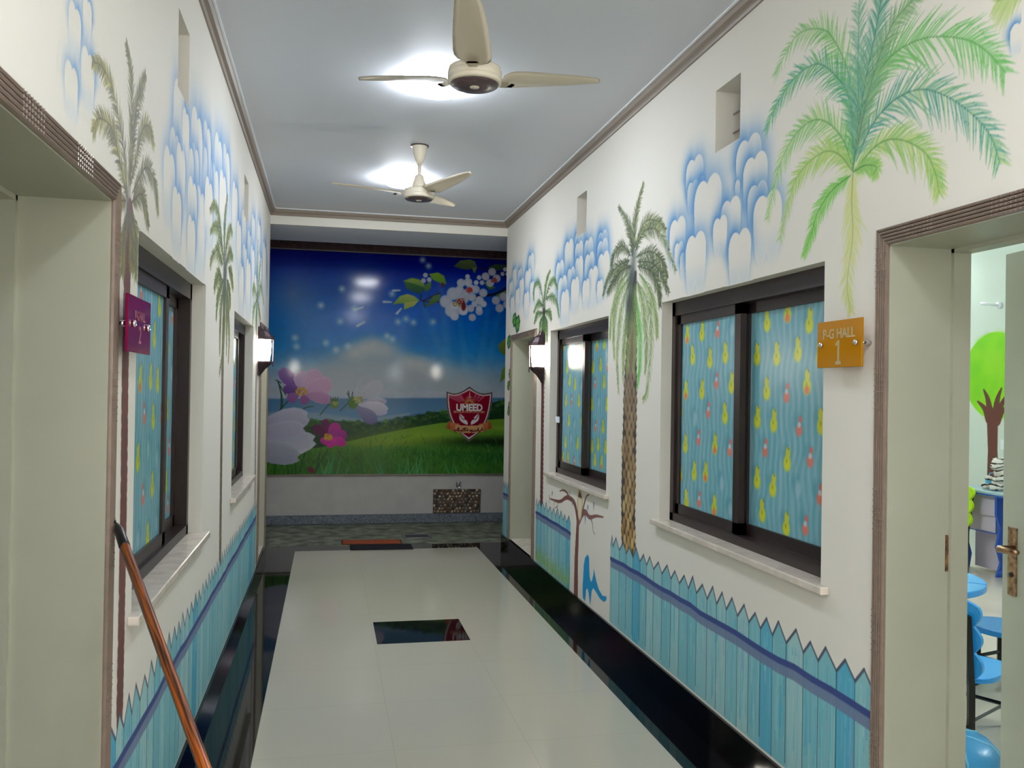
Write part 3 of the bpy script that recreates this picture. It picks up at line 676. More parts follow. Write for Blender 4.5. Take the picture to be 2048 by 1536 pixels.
def trunk(lst, w, col, var):
    t = [tuple(U(x, y, 'X', XL)[1:]) for x, y in lst]; cv.line(t, w, col, 1.0, 0.006)
    for k in range(70):
        f = k/70*(len(t)-1); i = int(f); p = np.array(t[i])*(1-(f-i))+np.array(t[i+1])*(f-i)
        for sd in (-1, 1): cv.blob((p[0]+sd*w, p[1]+random.uniform(-.01, .01)), 0.007, 0.014, mixc(col, var, random.random()), 0.9, 0.4)
        cv.blob((p[0]+random.uniform(-.5, .5)*w, p[1]), w*0.5, 0.014, mixc(col, var, random.random()), 0.6, 0.5)
item('palm_painting', 'tall thin palm with reddish trunk painted beside the near left doorway')
trunk([(260, 420), (254, 560), (250, 760), (248, 950), (244, 1180), (239, 1440)], 0.036, (112, 72, 66), (92, 70, 70))
O5 = (0, 0); S5 = 2.743
lf5 = [[(700, 1130), (675, 800), (620, 500), (560, 370), (505, 335)], [(705, 1050), (722, 700), (718, 400), (692, 235)], [(712, 1050), (740, 650), (775, 480), (798, 405)], [(695, 1080), (650, 850), (610, 700), (540, 650), (508, 725)],
       [(720, 1000), (780, 720), (820, 700), (845, 800)], [(725, 1060), (800, 920), (850, 1010), (866, 1170)], [(722, 1110), (780, 1070), (815, 1240)], [(690, 1100), (660, 1120), (645, 1300), (636, 1536)], [(715, 1150), (745, 1300), (745, 1530)], [(700, 1150), (675, 1350), (668, 1500)], [(712, 1150), (725, 1350), (722, 1480)]]
for k, p in enumerate(lf5): frond(cv, PX(p, O5, S5, XL), 0.088, 34, (96, 94, 82), (178, 174, 96) if k in (0, 3, 4, 7) else (146, 148, 92), w=0.004, rib=(84, 74, 66), a=1.0)
cpt = PX([(700, 1100), (706, 1190)], O5, S5, XL); cv.seg(cpt[0], cpt[1], 0.035, 0.045, (112, 104, 100), 0.75, 0.05)
item('palm_painting', 'thin palm with long drooping fronds painted between the left wall windows')
trunk([(450, 540), (446, 680), (444, 800), (442, 950), (440, 1133)], 0.046, (120, 108, 92), (104, 84, 76))
O7 = (380, 380); S7 = 6.4
lf7 = [[(440, 950), (400, 700), (360, 500), (310, 460), (258, 540)], [(440, 900), (440, 600), (450, 300), (480, 60)], [(450, 850), (480, 600), (520, 490), (542, 560)], [(460, 950), (510, 790), (548, 860)], [(420, 950), (385, 850), (350, 760), (280, 860), (260, 970)],
       [(410, 1150), (370, 1080), (330, 1150), (308, 1260)], [(490, 1000), (530, 1080), (552, 1260)], [(420, 800), (380, 420), (320, 190), (255, 260)], [(430, 1150), (385, 1250), (350, 1400), (335, 1650)], [(440, 1200), (400, 1450), (385, 1750), (380, 2100)],
       [(450, 1200), (440, 1600), (425, 2000), (375, 2350)], [(470, 1150), (505, 1300), (515, 1500)], [(470, 1200), (490, 1500), (500, 1900), (490, 2200)], [(460, 1200), (470, 1600), (465, 2100)]]
for k, p in enumerate(lf7): frond(cv, PX(p, O7, S7, XL), 0.10, 34, (76, 88, 64), (150, 158, 90), w=0.006, a=1.0)
cpt = PX([(450, 1000), (440, 1280)], O7, S7, XL); cv.seg(cpt[0], cpt[1], 0.09, 0.08, (88, 96, 92), 0.8, 0.08)
item('palm_painting', 'narrow palm painted at the far end of the left wall near the lantern')
trunk([(514, 590), (513, 660), (512, 760), (510, 1000)], 0.03, (92, 86, 74), (64, 60, 56))
for p in ([(515, 605), (514, 545), (516, 478)], [(515, 600), (508, 575), (505, 585)], [(516, 600), (522, 572), (528, 610)], [(515, 600), (519, 545), (521, 520)], [(514, 600), (507, 620), (505, 650)], [(515, 600), (521, 640)], [(514, 600), (511, 660)]):
    frond(cv, [tuple(U(x, y, 'X', XL)[1:]) for x, y in p], 0.13, 20, (88, 112, 74), (160, 180, 110), w=0.006)
item('palm_painting', 'yellowish palm frond tip painted above the near left doorway')
for p in ([(10, -60), (28, 30), (44, 110)], [(20, -60), (36, 20), (40, 70)]):
    frond(cv, [tuple(U(x, y, 'X', XL)[1:]) for x, y in p], 0.05, 24, (176, 160, 110), (206, 200, 140), w=0.004)
item('picket_fence_painting', 'long blue picket fence painted low along the left wall')
fence(cv, 2.56, 7.60, 0.685, 0.622, 0.105, 0.556, 0.506, 0.112, 9)
cv.cut(L_WIN+[(L_DOOR[0]-0.06, L_DOOR[1]+0.056, 0, L_DOOR[3]+0.056), (L_DOOR2[0]-0.056, L_DOOR2[1]+0.056, 0, L_DOOR2[3]+0.056)]+L_VENT)
for k, (nm, lb) in enumerate(ITEMS):
    o = cv.mesh(nm, [k+1], on_x(XL+0.0003, 1), M_paint, wall_left)
    if o: o['label'] = lb

# ---- window film -------------------------------------------------------------
M_film = paint_mat('printed window film', 0.27, spec=0.5)
FILM = {}
def film_mesh(w, h, seed):
    R = random.Random(seed); c = Canvas(np.arange(0, w+0.004, 0.0042), np.arange(0, h+0.004, 0.0042), (150, 200, 212)); sh = c.cov.shape
    xs = c.h[None]; zs = c.z[:, None]
    warp = 0.010*np.sin(zs*14+xs*5)+0.006*np.sin(zs*31+2)+0.03*(fbm(sh, (8, 5), seed)-0.5)
    st = 0.5+0.5*np.sin((xs+warp)*2*math.pi/0.047); st2 = fbm(sh, (3, 60), seed+9, 3)
    t = np.clip(0.55*st+0.8*(st2-0.35), 0, 1)[..., None]
    c.rgb[:] = np.array((96, 160, 172))*(1-t)+np.array((146, 182, 192))*t
    dk = np.clip((0.10-np.abs(np.sin((xs+warp)*math.pi/0.094)))*8, 0, 1)[..., None]*0.5; c.rgb[:] = c.rgb*(1-dk)+np.array((60, 158, 178))*dk
    k = 0; z = 0.05
    while z < h+0.05:
        x = 0.05+0.085*(k % 2)
        while x < w+0.05:
            X = x+R.uniform(-.02, .02); Z = z+R.uniform(-.03, .03); kind = R.random()
            c.blob((X+0.02, Z+0.02), 0.034, 0.038, (72, 140, 156), 0.45, 0.5)
            if kind < 0.62:
                c.blob((X, Z-0.016), 0.029, 0.034, (204, 206, 44), 0.95, 0.25); c.blob((X+R.uniform(-.008, .008), Z+0.030), 0.019, 0.026, (196, 198, 56), 0.95, 0.2)
                c.blob((X+0.004, Z-0.006), 0.006, 0.010, (120, 130, 60), 0.6, 0.4); c.seg((X-0.012, Z+0.045), (X-0.002, Z+0.060), 0.005, 0.002, (70, 110, 110), 0.7)
                if kind > 0.45: c.blob((X, Z-0.03), 0.018, 0.018, (222, 116, 84), 0.9, 0.25)
            elif kind < 0.85:
                c.blob((X, Z-0.014), 0.024, 0.026, (222, 120, 100), 0.9, 0.25); c.blob((X-0.008, Z+0.03), 0.013, 0.016, (214, 110, 96), 0.9, 0.25); c.blob((X, Z+0.008), 0.012, 0.012, (190, 210, 220), 0.8, 0.3)
            else:
                c.blob((X, Z), 0.022, 0.034, (170, 196, 206), 0.6, 0.4)
            x += 0.175
        z += 0.148; k += 1
    c.cov[:] = 1; c.id[:] = 1; return c
def film(parent, x, s, ya, yb, za, zb_, seed):
    c = film_mesh(yb-ya, zb_-za, seed)
    pl = Place(lambda h, z: np.stack([np.full(len(h), x), ya+h*(yb-ya)/c.h[-1], za+z*(zb_-za)/c.z[-1]], 1), (-s, 0, 0))
    o = c.mesh('film_pane', [1], pl, M_film, parent); o['label'] = 'pale blue window film with yellow and orange printed blobs'
def film_panes(n): return film
w1 = window(1, XR, 1, R_WIN[0], 3.70, film, 'near right bronze sliding window with blue printed film', 0)
w2 = window(2, XR, 1, R_WIN[1], 6.17, film, 'far right bronze sliding window with blue printed film', 0)
w3 = window(3, XL, -1, L_WIN[0], 3.78, film, 'near left bronze sliding window with blue printed film', 0)
w4 = window(4, XL, -1, L_WIN[1], 6.66, film, 'far left bronze sliding window with blue printed film', 0)
bm = NB(); box(bm, XR+0.035, XR+0.061, 6.775, 6.815, 1.395, 1.445); bevel(bm, 0.004); obj('window_catch', bm, M_trimw, w2)['label'] = 'small white catch'

# vents: open holes to a closed back, the near right one with a fan inside
M_dim = mat('vent duct plaster', (196, 188, 178), 0.7)
for k, (x, s, h, wl_) in enumerate(((XR, 1, R_VENT[0], wall_right), (XR, 1, R_VENT[1], wall_right), (XL, -1, L_VENT[0], wall_left), (XL, -1, L_VENT[1], wall_left))):
    bm = NB(); a, b_ = x+s*0.19, x+s*0.21; box(bm, min(a, b_), max(a, b_), h[0], h[1], h[2], h[3]); o = obj('vent_back', bm, M_dim, wl_); o['label'] = 'closed back of a small high ventilation opening'
vf = empty('exhaust_fan', (XR+0.13, 3.683, 2.95)); tag(vf, 'small exhaust fan sitting inside the high opening above the near right window', 'fan')
M_grey = mat('dusty grey plastic', (140, 128, 126), 0.5)
bm = NB(); tube(bm, [(-0.03, 0, 0), (0.055, 0, 0)], 0.03, 16); obj('motor_hub', bm, M_grey, vf, True)
for k in range(4):
    a = math.radians(20+90*k); bm = NB(); R = 0.10
    pts = [(math.cos(a+t)*r, math.sin(a+t)*r) for r, t in ((0.028, -0.5), (0.028, 0.5), (R, 0.38), (R, -0.22))]
    vs = [bm.verts.new((-0.01+(0.02 if i in (1, 2) else -0.01), p[0], p[1])) for i, p in enumerate(pts)]; bm.faces.new(vs)
    r_ = bmesh.ops.solidify(bm, geom=list(bm.faces), thickness=0.003); obj('fan_blade', bm, M_grey, vf)
bm = NB()
for k in range(2): box(bm, -0.04, -0.034, -0.126, 0.126, -0.045+k*0.09-0.003, -0.045+k*0.09+0.003)
obj('guard', bm, M_grey, vf)

# ------------------------------------------------------------------ printed mural on the courtyard wall
MG = 1.0
def M(px, py): u = U(px, py, 'Y', YM); return (u[0], u[2])
def MP(l): return [M(*p) for p in l]
def C_(c): return tuple(min(255, x*MG) for x in c)
cv = Canvas(np.arange(-1.60, 2.95, 0.0062), np.arange(0.60, 3.315, 0.0062), (60, 120, 150))
H_, Z_ = cv.h[None, :], cv.z[:, None]; shp = cv.cov.shape
py_ = 778-(Z_-EYE)/(10.42)*F_PX+0*H_          # height read as rows of the print
rows = [(480, (6, 4, 84)), (520, (2, 14, 140)), (560, (2, 58, 176)), (600, (2, 88, 196)), (650, (4, 110, 204)), (700, (34, 132, 204)), (740, (116, 162, 196)), (785, (170, 180, 192)), (797, (165, 178, 196))]
for ch in range(3): cv.rgb[..., ch] = np.interp(py_, [r[0] for r in rows], [r[1][ch] for r in rows])
n1 = fbm(shp, (10, 14), 3); n2 = fbm(shp, (40, 60), 8)
cv.rgb *= (0.93+0.14*n2)[..., None]
def soft(px, py, rx, ry, col, a): c = M(px, py); cv.blob(c, rx, ry, C_(col), a, 0.95, 1.3)
soft(585, 590, 0.42, 0.42, (150, 150, 160), 0.5); soft(720, 560, 0.30, 0.30, (60, 110, 160), 0.5)
for q in ((735, 700, .26, .14), (768, 706, .22, .12), (705, 712, .2, .10), (820, 735, .26, .14), (740, 735, .5, .16), (680, 745, .4, .14), (860, 745, .3, .12), (790, 760, .7, .16), (640, 768, .5, .14), (930, 765, .5, .12)):
    soft(q[0], q[1], q[2], q[3], (176, 180, 182), 0.62)
for q in ((728, 694, .10, .07), (748, 688, .09, .06), (770, 698, .10, .07), (708, 705, .09, .06), (820, 722, .10, .06), (842, 730, .1, .06)): soft(q[0], q[1], q[2]*1.2, q[3]*1.2, (206, 204, 196), 0.6)
# light rays
for a, b_ in (((845, 610), (905, 760)), ((920, 640), (935, 770)), ((975, 620), (955, 780)), ((1000, 620), (965, 780)), ((880, 560), (900, 760))):
    p, q = M(*a), M(*b_); cv.seg(p, q, 0.03, 0.05, (150, 190, 205), 0.13, 0.05)
# sea and far hills
cv.poly(MP([(400, 798), (1100, 795), (1100, 850), (400, 850)]), (70, 112, 150), 0.95, 0.02, (96, 140, 172))
cv.poly(MP([(400, 828), (560, 824), (640, 826), (720, 838), (820, 826), (820, 850), (400, 850)]), (140, 158, 168), 0.7, 0.03)
cv.poly(MP([(640, 848), (760, 842), (840, 826), (900, 828), (900, 860), (640, 860)]), (60, 96, 132), 0.8, 0.02)
# bushes
R = random.Random(4)
top = [(560, 842), (620, 840), (700, 843), (760, 846), (800, 838), (850, 828), (900, 820), (950, 812), (1010, 800), (1100, 796)]
cv.poly(MP(top+[(1100, 860), (700, 900), (560, 900)]), (26, 62, 34), 1, 0.01)
for k in range(900):
    x = R.uniform(560, 1100); t = np.interp(x, [p[0] for p in top], [p[1] for p in top]); y = t+R.uniform(-3, 1)+R.random()**1.3*44
    cv.blob(M(x, y), R.uniform(.012, .035), R.uniform(.01, .022), mixc((22, 50, 30), (78, 128, 52), R.random()*max(0.1, 1-(y-t)/40)), 0.75, 0.4)
# meadow
hill = [(400, 950), (560, 905), (640, 895), (700, 882), (760, 868), (820, 856), (880, 846), (940, 842), (1000, 838), (1100, 836)]
cv.poly(MP(hill+[(1100, 1000), (400, 1000)]), (112, 152, 44), 1, 0.006, (28, 84, 34))
for x, y, rx, ry, c, a in ((840, 872, .55, .09, (150, 172, 50), .6), (760, 884, .4, .06, (150, 166, 50), .5), (960, 862, .35, .07, (84, 140, 44), .6), (1010, 856, .3, .03, (150, 176, 60), .6), (960, 884, .50, .055, (22, 40, 22), .85), (1010, 885, .45, .06, (18, 34, 20), .8), (900, 905, .6, .08, (36, 92, 36), .6), (1000, 915, .5, .10, (26, 78, 34), .7), (640, 925, .6, .12, (36, 78, 30), .5)):
    soft(x, y, rx, ry, c, a)
for k in range(1500):
    x = R.uniform(430, 1090); y = R.uniform(896, 952) if R.random() < .8 else R.uniform(870, 905)
    if y < np.interp(x, [p[0] for p in hill], [p[1] for p in hill])+6: continue
    p = M(x, y); l = R.uniform(.03, .10)*(0.5 if y < 900 else 1)
    cv.seg(p, (p[0]+R.uniform(-.04, .04), p[1]+l), R.uniform(.004, .007), .002, mixc(mixc((20, 62, 30), (84, 150, 60), R.random()), (150, 160, 70), R.random()*0.25 if x < 760 else 0), 0.6, 0.006)
for x0 in (640, 655, 668, 685, 770, 800, 825, 840, 905):
    for k in range(5):
        p = M(x0+R.uniform(-12, 12), 950); q = (p[0]+R.uniform(-.10, .10), p[1]+R.uniform(.12, .25)); cv.seg(p, q, .008, .002, mixc((30, 110, 60), (90, 170, 100), R.random()), 0.75, 0.006)
# sparkles and drifting petals
for x, y in ((684, 578), (642, 611), (696, 693), (652, 686), (672, 700), (784, 588), (812, 638), (827, 645), (796, 644), (774, 672), (845, 520), (857, 532), (866, 644), (680, 643), (590, 676), (593, 693), (785, 678), (708, 618)):
    soft(x, y, .034, .034, (190, 214, 226), 0.9)
for x, y, r, a in ((722, 648, .05, 30), (775, 604, .045, 0), (798, 622, .04, 50), (793, 581, .04, 5), (718, 617, .05, 20)):
    p = M(x, y); d = (math.cos(math.radians(a))*r, math.sin(math.radians(a))*r); cv.seg((p[0]-d[0], p[1]-d[1]), (p[0]+d[0], p[1]+d[1]), .016, .01, (200, 208, 216), 0.85, .01)
def petal(base, tip, w, c1, c2, lines=5, notch=True, curve=0.0):
    """petal between two points of the print; w = half width in rows of the photo"""
    b_, t_ = np.array(M(*base)), np.array(M(*tip)); d = t_-b_; L = np.linalg.norm(d); d = d/L; n = np.array([-d[1], d[0]]); w = w/165.0
    pr = [(0, .10), (.15, .34), (.35, .75), (.6, 1.0), (.8, .92), (.93, .62)]
    bend = lambda f: n*curve*L*math.sin(math.pi*f)
    lo = [b_+d*L*f+n*w*k+bend(f) for f, k in pr]; hi = [b_+d*L*f-n*w*k+bend(f) for f, k in pr][::-1]
    tipz = [t_+n*w*.3, t_-d*L*.04, t_-n*w*.3] if notch else [t_]
    cv.poly([tuple(p) for p in lo+tipz+hi], c1, 0.97, 0.008, c2)
    for k in range(lines):
        u = (k+0.5)/lines*2-1
        pts = [tuple(b_+d*L*f+n*w*u*0.75*np.interp(f, [p[0] for p in pr], [p[1] for p in pr])+bend(f)) for f in (.1, .3, .5, .7, .9)]
        cv.line(pts, 0.0045, mixc(c1, (40, 30, 60), 0.28), 0.30, 0.006)
def stamens(px, py, r, col=(214, 170, 60), n=60, dark=(150, 96, 40)):
    c = M(px, py); r /= 165
    for k in range(n):
        a = R.uniform(0, 6.28); q = r*R.random()**.5; cv.blob((c[0]+math.cos(a)*q, c[1]+math.sin(a)*q*.75), .009, .009, mixc(col, dark, R.random()*.7), .9, .4)
def stem(l, w=.006, c=(40, 66, 40)): cv.line([tuple(q) for q in spline(MP(l), 10)], w, c, .9, .005)
# stems left
for l in ([(545, 838), (560, 820), (578, 800)], [(556, 762), (562, 790), (562, 822)], [(560, 775), (565, 800), (562, 826)], [(556, 765), (572, 790)], [(598, 825), (612, 815), (627, 813)], [(665, 808), (655, 812), (640, 830)], [(702, 800), (690, 812), (680, 822)], [(575, 915), (577, 950)], [(590, 912), (592, 950)], [(610, 905), (602, 930), (598, 950)], [(640, 905), (634, 930), (630, 950)], [(655, 900), (640, 925), (630, 948)], [(552, 925), (548, 950)], [(562, 766), (552, 760)]): stem(l)
# lilac flower
petal((603, 784), (560, 738), 14, (150, 110, 176), (110, 70, 150)); petal((600, 786), (566, 776), 9, (120, 80, 150), (96, 60, 136))
petal((604, 784), (603, 742), 16, (206, 176, 206), (190, 160, 196)); petal((606, 784), (640, 742), 18, (200, 160, 190), (206, 170, 200)); petal((608, 785), (664, 764), 18, (206, 164, 196), (196, 150, 186))
petal((606, 788), (662, 800), 12, (186, 136, 176), (170, 120, 166)); petal((604, 788), (612, 808), 10, (150, 90, 150), (140, 80, 140)); petal((600, 788), (575, 800), 10, (150, 100, 160), (140, 80, 150)); stamens(603, 783, 11)
# buds
cv.blob(M(669, 807), .055, .06, (90, 120, 60), 1, .15); stamens(671, 806, 6, (190, 190, 130), 20, (60, 90, 40))
for a in (-8, -3, 2, 7): stem([(669+a*.5, 803), (669+a, 794)], .004, (50, 80, 50))
# white cosmos seen from the side
petal((712, 802), (742, 752), 16, (170, 176, 186), (190, 190, 200)); petal((716, 800), (764, 766), 15, (186, 188, 196), (176, 180, 190)); petal((718, 804), (774, 803), 8, (200, 196, 206), (140, 136, 170)); petal((716, 808), (776, 822), 14, (206, 204, 212), (170, 166, 190)); petal((712, 812), (752, 845), 14, (140, 136, 168), (96, 92, 136))
cv.blob(M(706, 806), .06, .075, (70, 110, 40), 1, .15); stamens(716, 800, 10, (206, 196, 120), 50, (90, 90, 40))
for a in ((698, 795, 697, 782), (704, 794, 705, 784), (700, 796, 694, 786)): stem([(a[0], a[1]), (a[2], a[3])], .005)
# big white petals bottom left
petal((500, 862), (618, 832), 26, (186, 186, 202), (160, 158, 186), 9); petal((470, 900), (632, 880), 26, (176, 178, 192), (196, 196, 208), 10); petal((470, 890), (600, 915), 22, (170, 172, 184), (150, 152, 168), 8); petal((500, 870), (610, 856), 20, (180, 180, 196), (170, 170, 190), 7)
# magenta cosmos
for t, w_, a, b_ in (((626, 852), 10, (96, 16, 76), (80, 14, 66)), ((650, 838), 9, (110, 14, 86), (90, 12, 70)), ((678, 848), 12, (196, 30, 150), (150, 20, 120)), ((694, 868), 11, (176, 26, 146), (150, 20, 130)), ((692, 888), 9, (206, 36, 150), (180, 24, 136)), ((668, 893), 11, (216, 44, 160), (190, 30, 140)), ((646, 888), 10, (206, 36, 156), (186, 26, 136))):
    petal((655, 874), t, w_, a, b_, 4)
stamens(656, 874, 9)
for q in ((582, 938, 5), (586, 942, 4)): cv.blob(M(q[0]+38, q[1]), .03, .025, (110, 30, 50), .9, .3)
# blossom branch
def leafp(l, c1, c2): cv.poly(MP(l), c1, .96, .008, c2)
stem([(888, 604), (845, 602), (842, 590)], .008, (30, 30, 50)); stem([(845, 602), (880, 586)], .008, (30, 30, 50)); stem([(930, 598), (960, 592), (990, 588), (1020, 572)], .016, (30, 26, 46)); stem([(945, 618), (962, 598)], .014, (30, 26, 46)); stem([(950, 535), (985, 542), (1020, 560)], .010, (40, 36, 60)); stem([(847, 604), (850, 614)], .008, (40, 60, 50))
LF = [([(785, 609), (800, 592), (815, 588), (828, 592), (838, 600), (826, 604), (812, 606)], (176, 190, 96), (120, 160, 60)), ([(808, 606), (838, 601), (828, 612), (812, 618), (808, 620)], (196, 196, 100), (150, 170, 70)),
      ([(808, 562), (820, 556), (838, 558), (850, 570), (846, 584), (838, 588), (820, 582), (812, 576)], (90, 140, 60), (30, 80, 60)), ([(806, 562), (826, 556), (846, 562), (850, 575), (830, 568)], (150, 180, 80), (110, 150, 70)), ([(850, 570), (862, 562), (862, 575), (854, 584), (848, 580)], (110, 150, 60), (70, 110, 50)),
      ([(858, 548), (876, 545), (888, 552), (893, 568), (885, 568), (866, 560)], (140, 180, 50), (90, 150, 40)), ([(866, 592), (880, 588), (878, 602), (862, 610), (850, 614)], (90, 130, 60), (60, 100, 50)), ([(907, 533), (920, 521), (940, 519), (950, 523), (954, 534), (936, 540), (922, 538)], (110, 126, 70), (70, 90, 60)),
      ([(944, 536), (954, 534), (950, 546), (947, 546)], (120, 140, 70), (90, 110, 50)), ([(975, 535), (990, 528), (1012, 530), (1012, 540), (990, 542)], (70, 90, 60), (50, 80, 60)), ([(968, 566), (976, 560), (984, 572), (992, 576), (978, 580)], (110, 150, 60), (70, 110, 50)), ([(992, 590), (1015, 580), (1015, 598), (1000, 598)], (110, 140, 60), (80, 120, 50)),
      ([(996, 690), (1006, 680), (1016, 674), (1020, 712), (1006, 710), (998, 702)], (150, 150, 60), (90, 120, 50)), ([(1000, 765), (1004, 740), (1014, 726), (1020, 730), (1016, 752)], (120, 150, 50), (90, 130, 50))]
for l, a, b_ in LF: leafp(l, a, b_)
W1, W2 = (206, 212, 224), (176, 184, 206)
def blossom(px, py, r, k0, n=5, c1=W1, c2=W2):
    for k in range(n):
        a = math.radians(k0+360/n*k); c = M(px+math.cos(a)*r*.75, py-math.sin(a)*r*.75); cv.blob(c, r*.55/165, r*.55/165, mixc(c1, c2, R.random()), .95, .12)
        cv.blob(c, r*.38/165, r*.38/165, mixc(c1, (225, 222, 230), .4), .5, .6)
blossom(910, 605, 24, 30); blossom(930, 575, 16, 60); blossom(955, 590, 16, 20, 4); blossom(982, 555, 15, 80, 4, (200, 196, 206), W2); blossom(1003, 605, 16, 250, 4, (190, 188, 212), W2); blossom(948, 625, 14, 250, 3, (190, 184, 206), W2); blossom(852, 557, 9, 100, 3, (186, 180, 200), W2); blossom(935, 560, 9, 90, 2); blossom(958, 562, 9, 90, 3); blossom(1010, 545, 8, 90, 3); blossom(915, 622, 16, 240, 3); blossom(958, 608, 12, 0, 4)
stamens(914, 606, 10, (190, 180, 110), 40, (110, 60, 40)); stamens(938, 580, 7, (196, 80, 70), 40, (150, 40, 50)); stamens(988, 560, 7, (196, 80, 60), 30, (120, 40, 50)); stamens(922, 602, 8, (176, 70, 50), 30, (110, 40, 30)); cv.blob(M(927, 613), .03, .055, (110, 34, 34), .95, .2); cv.blob(M(885, 570), .02, .03, (110, 30, 50), .9, .2)
M_print = paint_mat('glossy printed mural', 0.10, spec=0.22)
# the shield emblem
SH = lambda l: MP([(860+x/10.97, 760+y/10.97) for x, y in l])
def curve_pts(l, n=40): return [tuple(p) for p in spline(SH(l), n)]
def shield(o):
    m = o/10.97
    tl = [(370-o, 262-o*1.3), (480, 300-o), (600, 296-o), (730, 245-o), (865, 158-o*1.4)]; tr_ = [(1000, 250-o), (1120, 300-o), (1240, 300-o), (1358+o, 275-o*1.3)]
    rs = [(1350+o, 450), (1310+o, 680), (1240+o, 900), (1100+o, 1120), (850, 1335+o*1.6)]; ls = [(640-o, 1140), (500-o, 960), (410-o, 740), (372-o, 500)]
    return tl, tr_, rs, ls
def shield_poly(o):
    tl, tr_, rs, ls = shield(o); return [tuple(p) for p in spline(SH(tl), 16)]+[tuple(p) for p in spline(SH([tl[-1]]+tr_), 14)]+[tuple(p) for p in spline(SH([tr_[-1]]+rs), 20)]+[tuple(p) for p in spline(SH([rs[-1]]+ls+[tl[0]]), 20)]
cv.poly(shield_poly(12), (150, 130, 120), 1, .004); cv.poly(shield_poly(2), (34, 22, 28), 1, .004); cv.poly(shield_poly(-18), (214, 200, 200), 1, .004); cv.poly(shield_poly(-46), (150, 14, 40), 1, .004, (110, 6, 34))
for l in ([(430, 360), (650, 480)], [(520, 340), (690, 470)], [(600, 330), (730, 460)], [(660, 320), (740, 440)], [(1000, 330), (960, 440)], [(1080, 350), (1010, 450)], [(1180, 350), (1060, 470)]):
    q = SH(l); cv.seg(q[0], q[1], .016, .008, (206, 150, 160), .45, .012)
for a in range(0, 181, 18):
    q = SH([(862, 520), (862+math.cos(math.radians(a))*(200 if a in (0, 180) else 130), 520-math.sin(math.radians(a))*150)]); cv.seg(q[0], q[1], .010, .002, (206, 150, 90), .9, .005)
q = SH([(862, 500)]); cv.blob(q[0], .03, .022, (150, 60, 50), 1, .2)
q = SH([(870, 250), (866, 380)]); cv.seg(q[0], q[1], .004, .012, (210, 160, 170), .8, .006); q = SH([(805, 375), (920, 375)]); cv.seg(q[0], q[1], .004, .004, (200, 150, 150), .8, .004)
for s_ in (1, -1):
    f = lambda l: [(858+s_*(x-858), y) for x, y in l]
    cv.poly(SH(f([(640, 735), (662, 800), (700, 850), (790, 880), (822, 925), (822, 985), (740, 950), (670, 900), (640, 840)])), (220, 214, 216), 1, .003)
    for l in ([(665, 750), (700, 815), (740, 850)], [(690, 770), (720, 815), (742, 835)], [(712, 790), (745, 825)]): q = SH(f(l)); cv.line(q, .0045, (216, 206, 210), 1, .003)
    q = SH(f([(690, 830), (740, 885)])); cv.seg(q[0], q[1], .004, .003, (100, 10, 40), .9, .003)
    cv.poly(SH(f([(400, 905), (460, 900), (450, 1080), (420, 1085), (395, 1060), (350, 1075)])), (176, 92, 50), 1, .003, (150, 70, 40))
    cv.poly(SH(f([(440, 930), (640, 960), (640, 1140), (490, 1125), (455, 1060)])), (196, 116, 70), 1, .003, (166, 88, 60))
cv.poly(SH([(560, 975), (700, 1000), (862, 1005), (1020, 1000), (1165, 970), (1175, 1130), (1010, 1160), (862, 1168), (700, 1160), (540, 1130)]), (206, 160, 110), 1, .003, (196, 140, 96))
# the line of script on the ribbon
ink = (70, 24, 30)
for l in ([(540, 1130), (540, 1100), (575, 1105), (600, 1085), (615, 1055)], [(625, 1040), (628, 1115), (600, 1120)], [(640, 1110), (680, 1118), (700, 1095), (720, 1115), (760, 1112), (770, 1080), (720, 1070), (790, 1050)], [(790, 1110), (825, 1112), (825, 1080)],
          [(880, 1105), (880, 1120), (930, 1128), (985, 1118), (985, 1100)], [(960, 1118), (1010, 1122), (1040, 1108), (1040, 1090)], [(1055, 1050), (1060, 1112), (1090, 1130), (1110, 1110)], [(1120, 1095), (1150, 1100), (1140, 1045)], [(870, 1108), (930, 1098)]):
    cv.line(SH(l), .0062, ink, .95, .004)
for x, y in ((812, 1062), (1080, 1152), (905, 1150), (690, 1140), (560, 1150), (575, 1150)): cv.blob(SH([(x, y)])[0], .006, .006, ink, .95, .3)
cv.cov[:] = 1; cv.id[:] = 1
mural = empty('mural_panel', (0, YM, 0)); tag(mural, 'large glossy printed landscape mural of flowers and meadow on the courtyard wall', 'mural')
o = cv.mesh('print', [1], on_y(-0.006), M_print, mural)
M_alu = mat('thin metal frame', (120, 108, 100), 0.4, metal=0.5)
bm = NB(); box(bm, -1.62, 2.97, -0.016, -0.002, 0.588, 0.602); box(bm, -1.62, 2.97, -0.016, -0.002, 3.311, 3.323); box(bm, -1.62, -1.60, -0.016, -0.002, 0.588, 3.323); box(bm, 2.95, 2.97, -0.016, -0.002, 0.588, 3.323)
obj('frame', bm, M_alu, mural)
bm = NB(); box(bm, -1.61, 2.96, -0.0055, 0.018, 0.592, 3.32); obj('backing', bm, M_wtile, mural)
M_ltext = mat('printed white lettering', (226, 220, 220), 0.3); M_ltan = mat('printed tan lettering', (206, 140, 96), 0.3)
c = SH([(862, 612)])[0]; text('lettering', 'UMEED', 0.118, (c[0], -0.0075, c[1]), (math.pi/2, 0, 0), M_ltext, mural, 0.88, 0.0006, bold=0.0045)
c = SH([(858, 702)])[0]; text('lettering', 'EDUCATION SYSTEM', 0.036, (c[0], -0.0075, c[1]), (math.pi/2, 0, 0), M_ltan, mural, 1.15, 0.0006, bold=0.001)

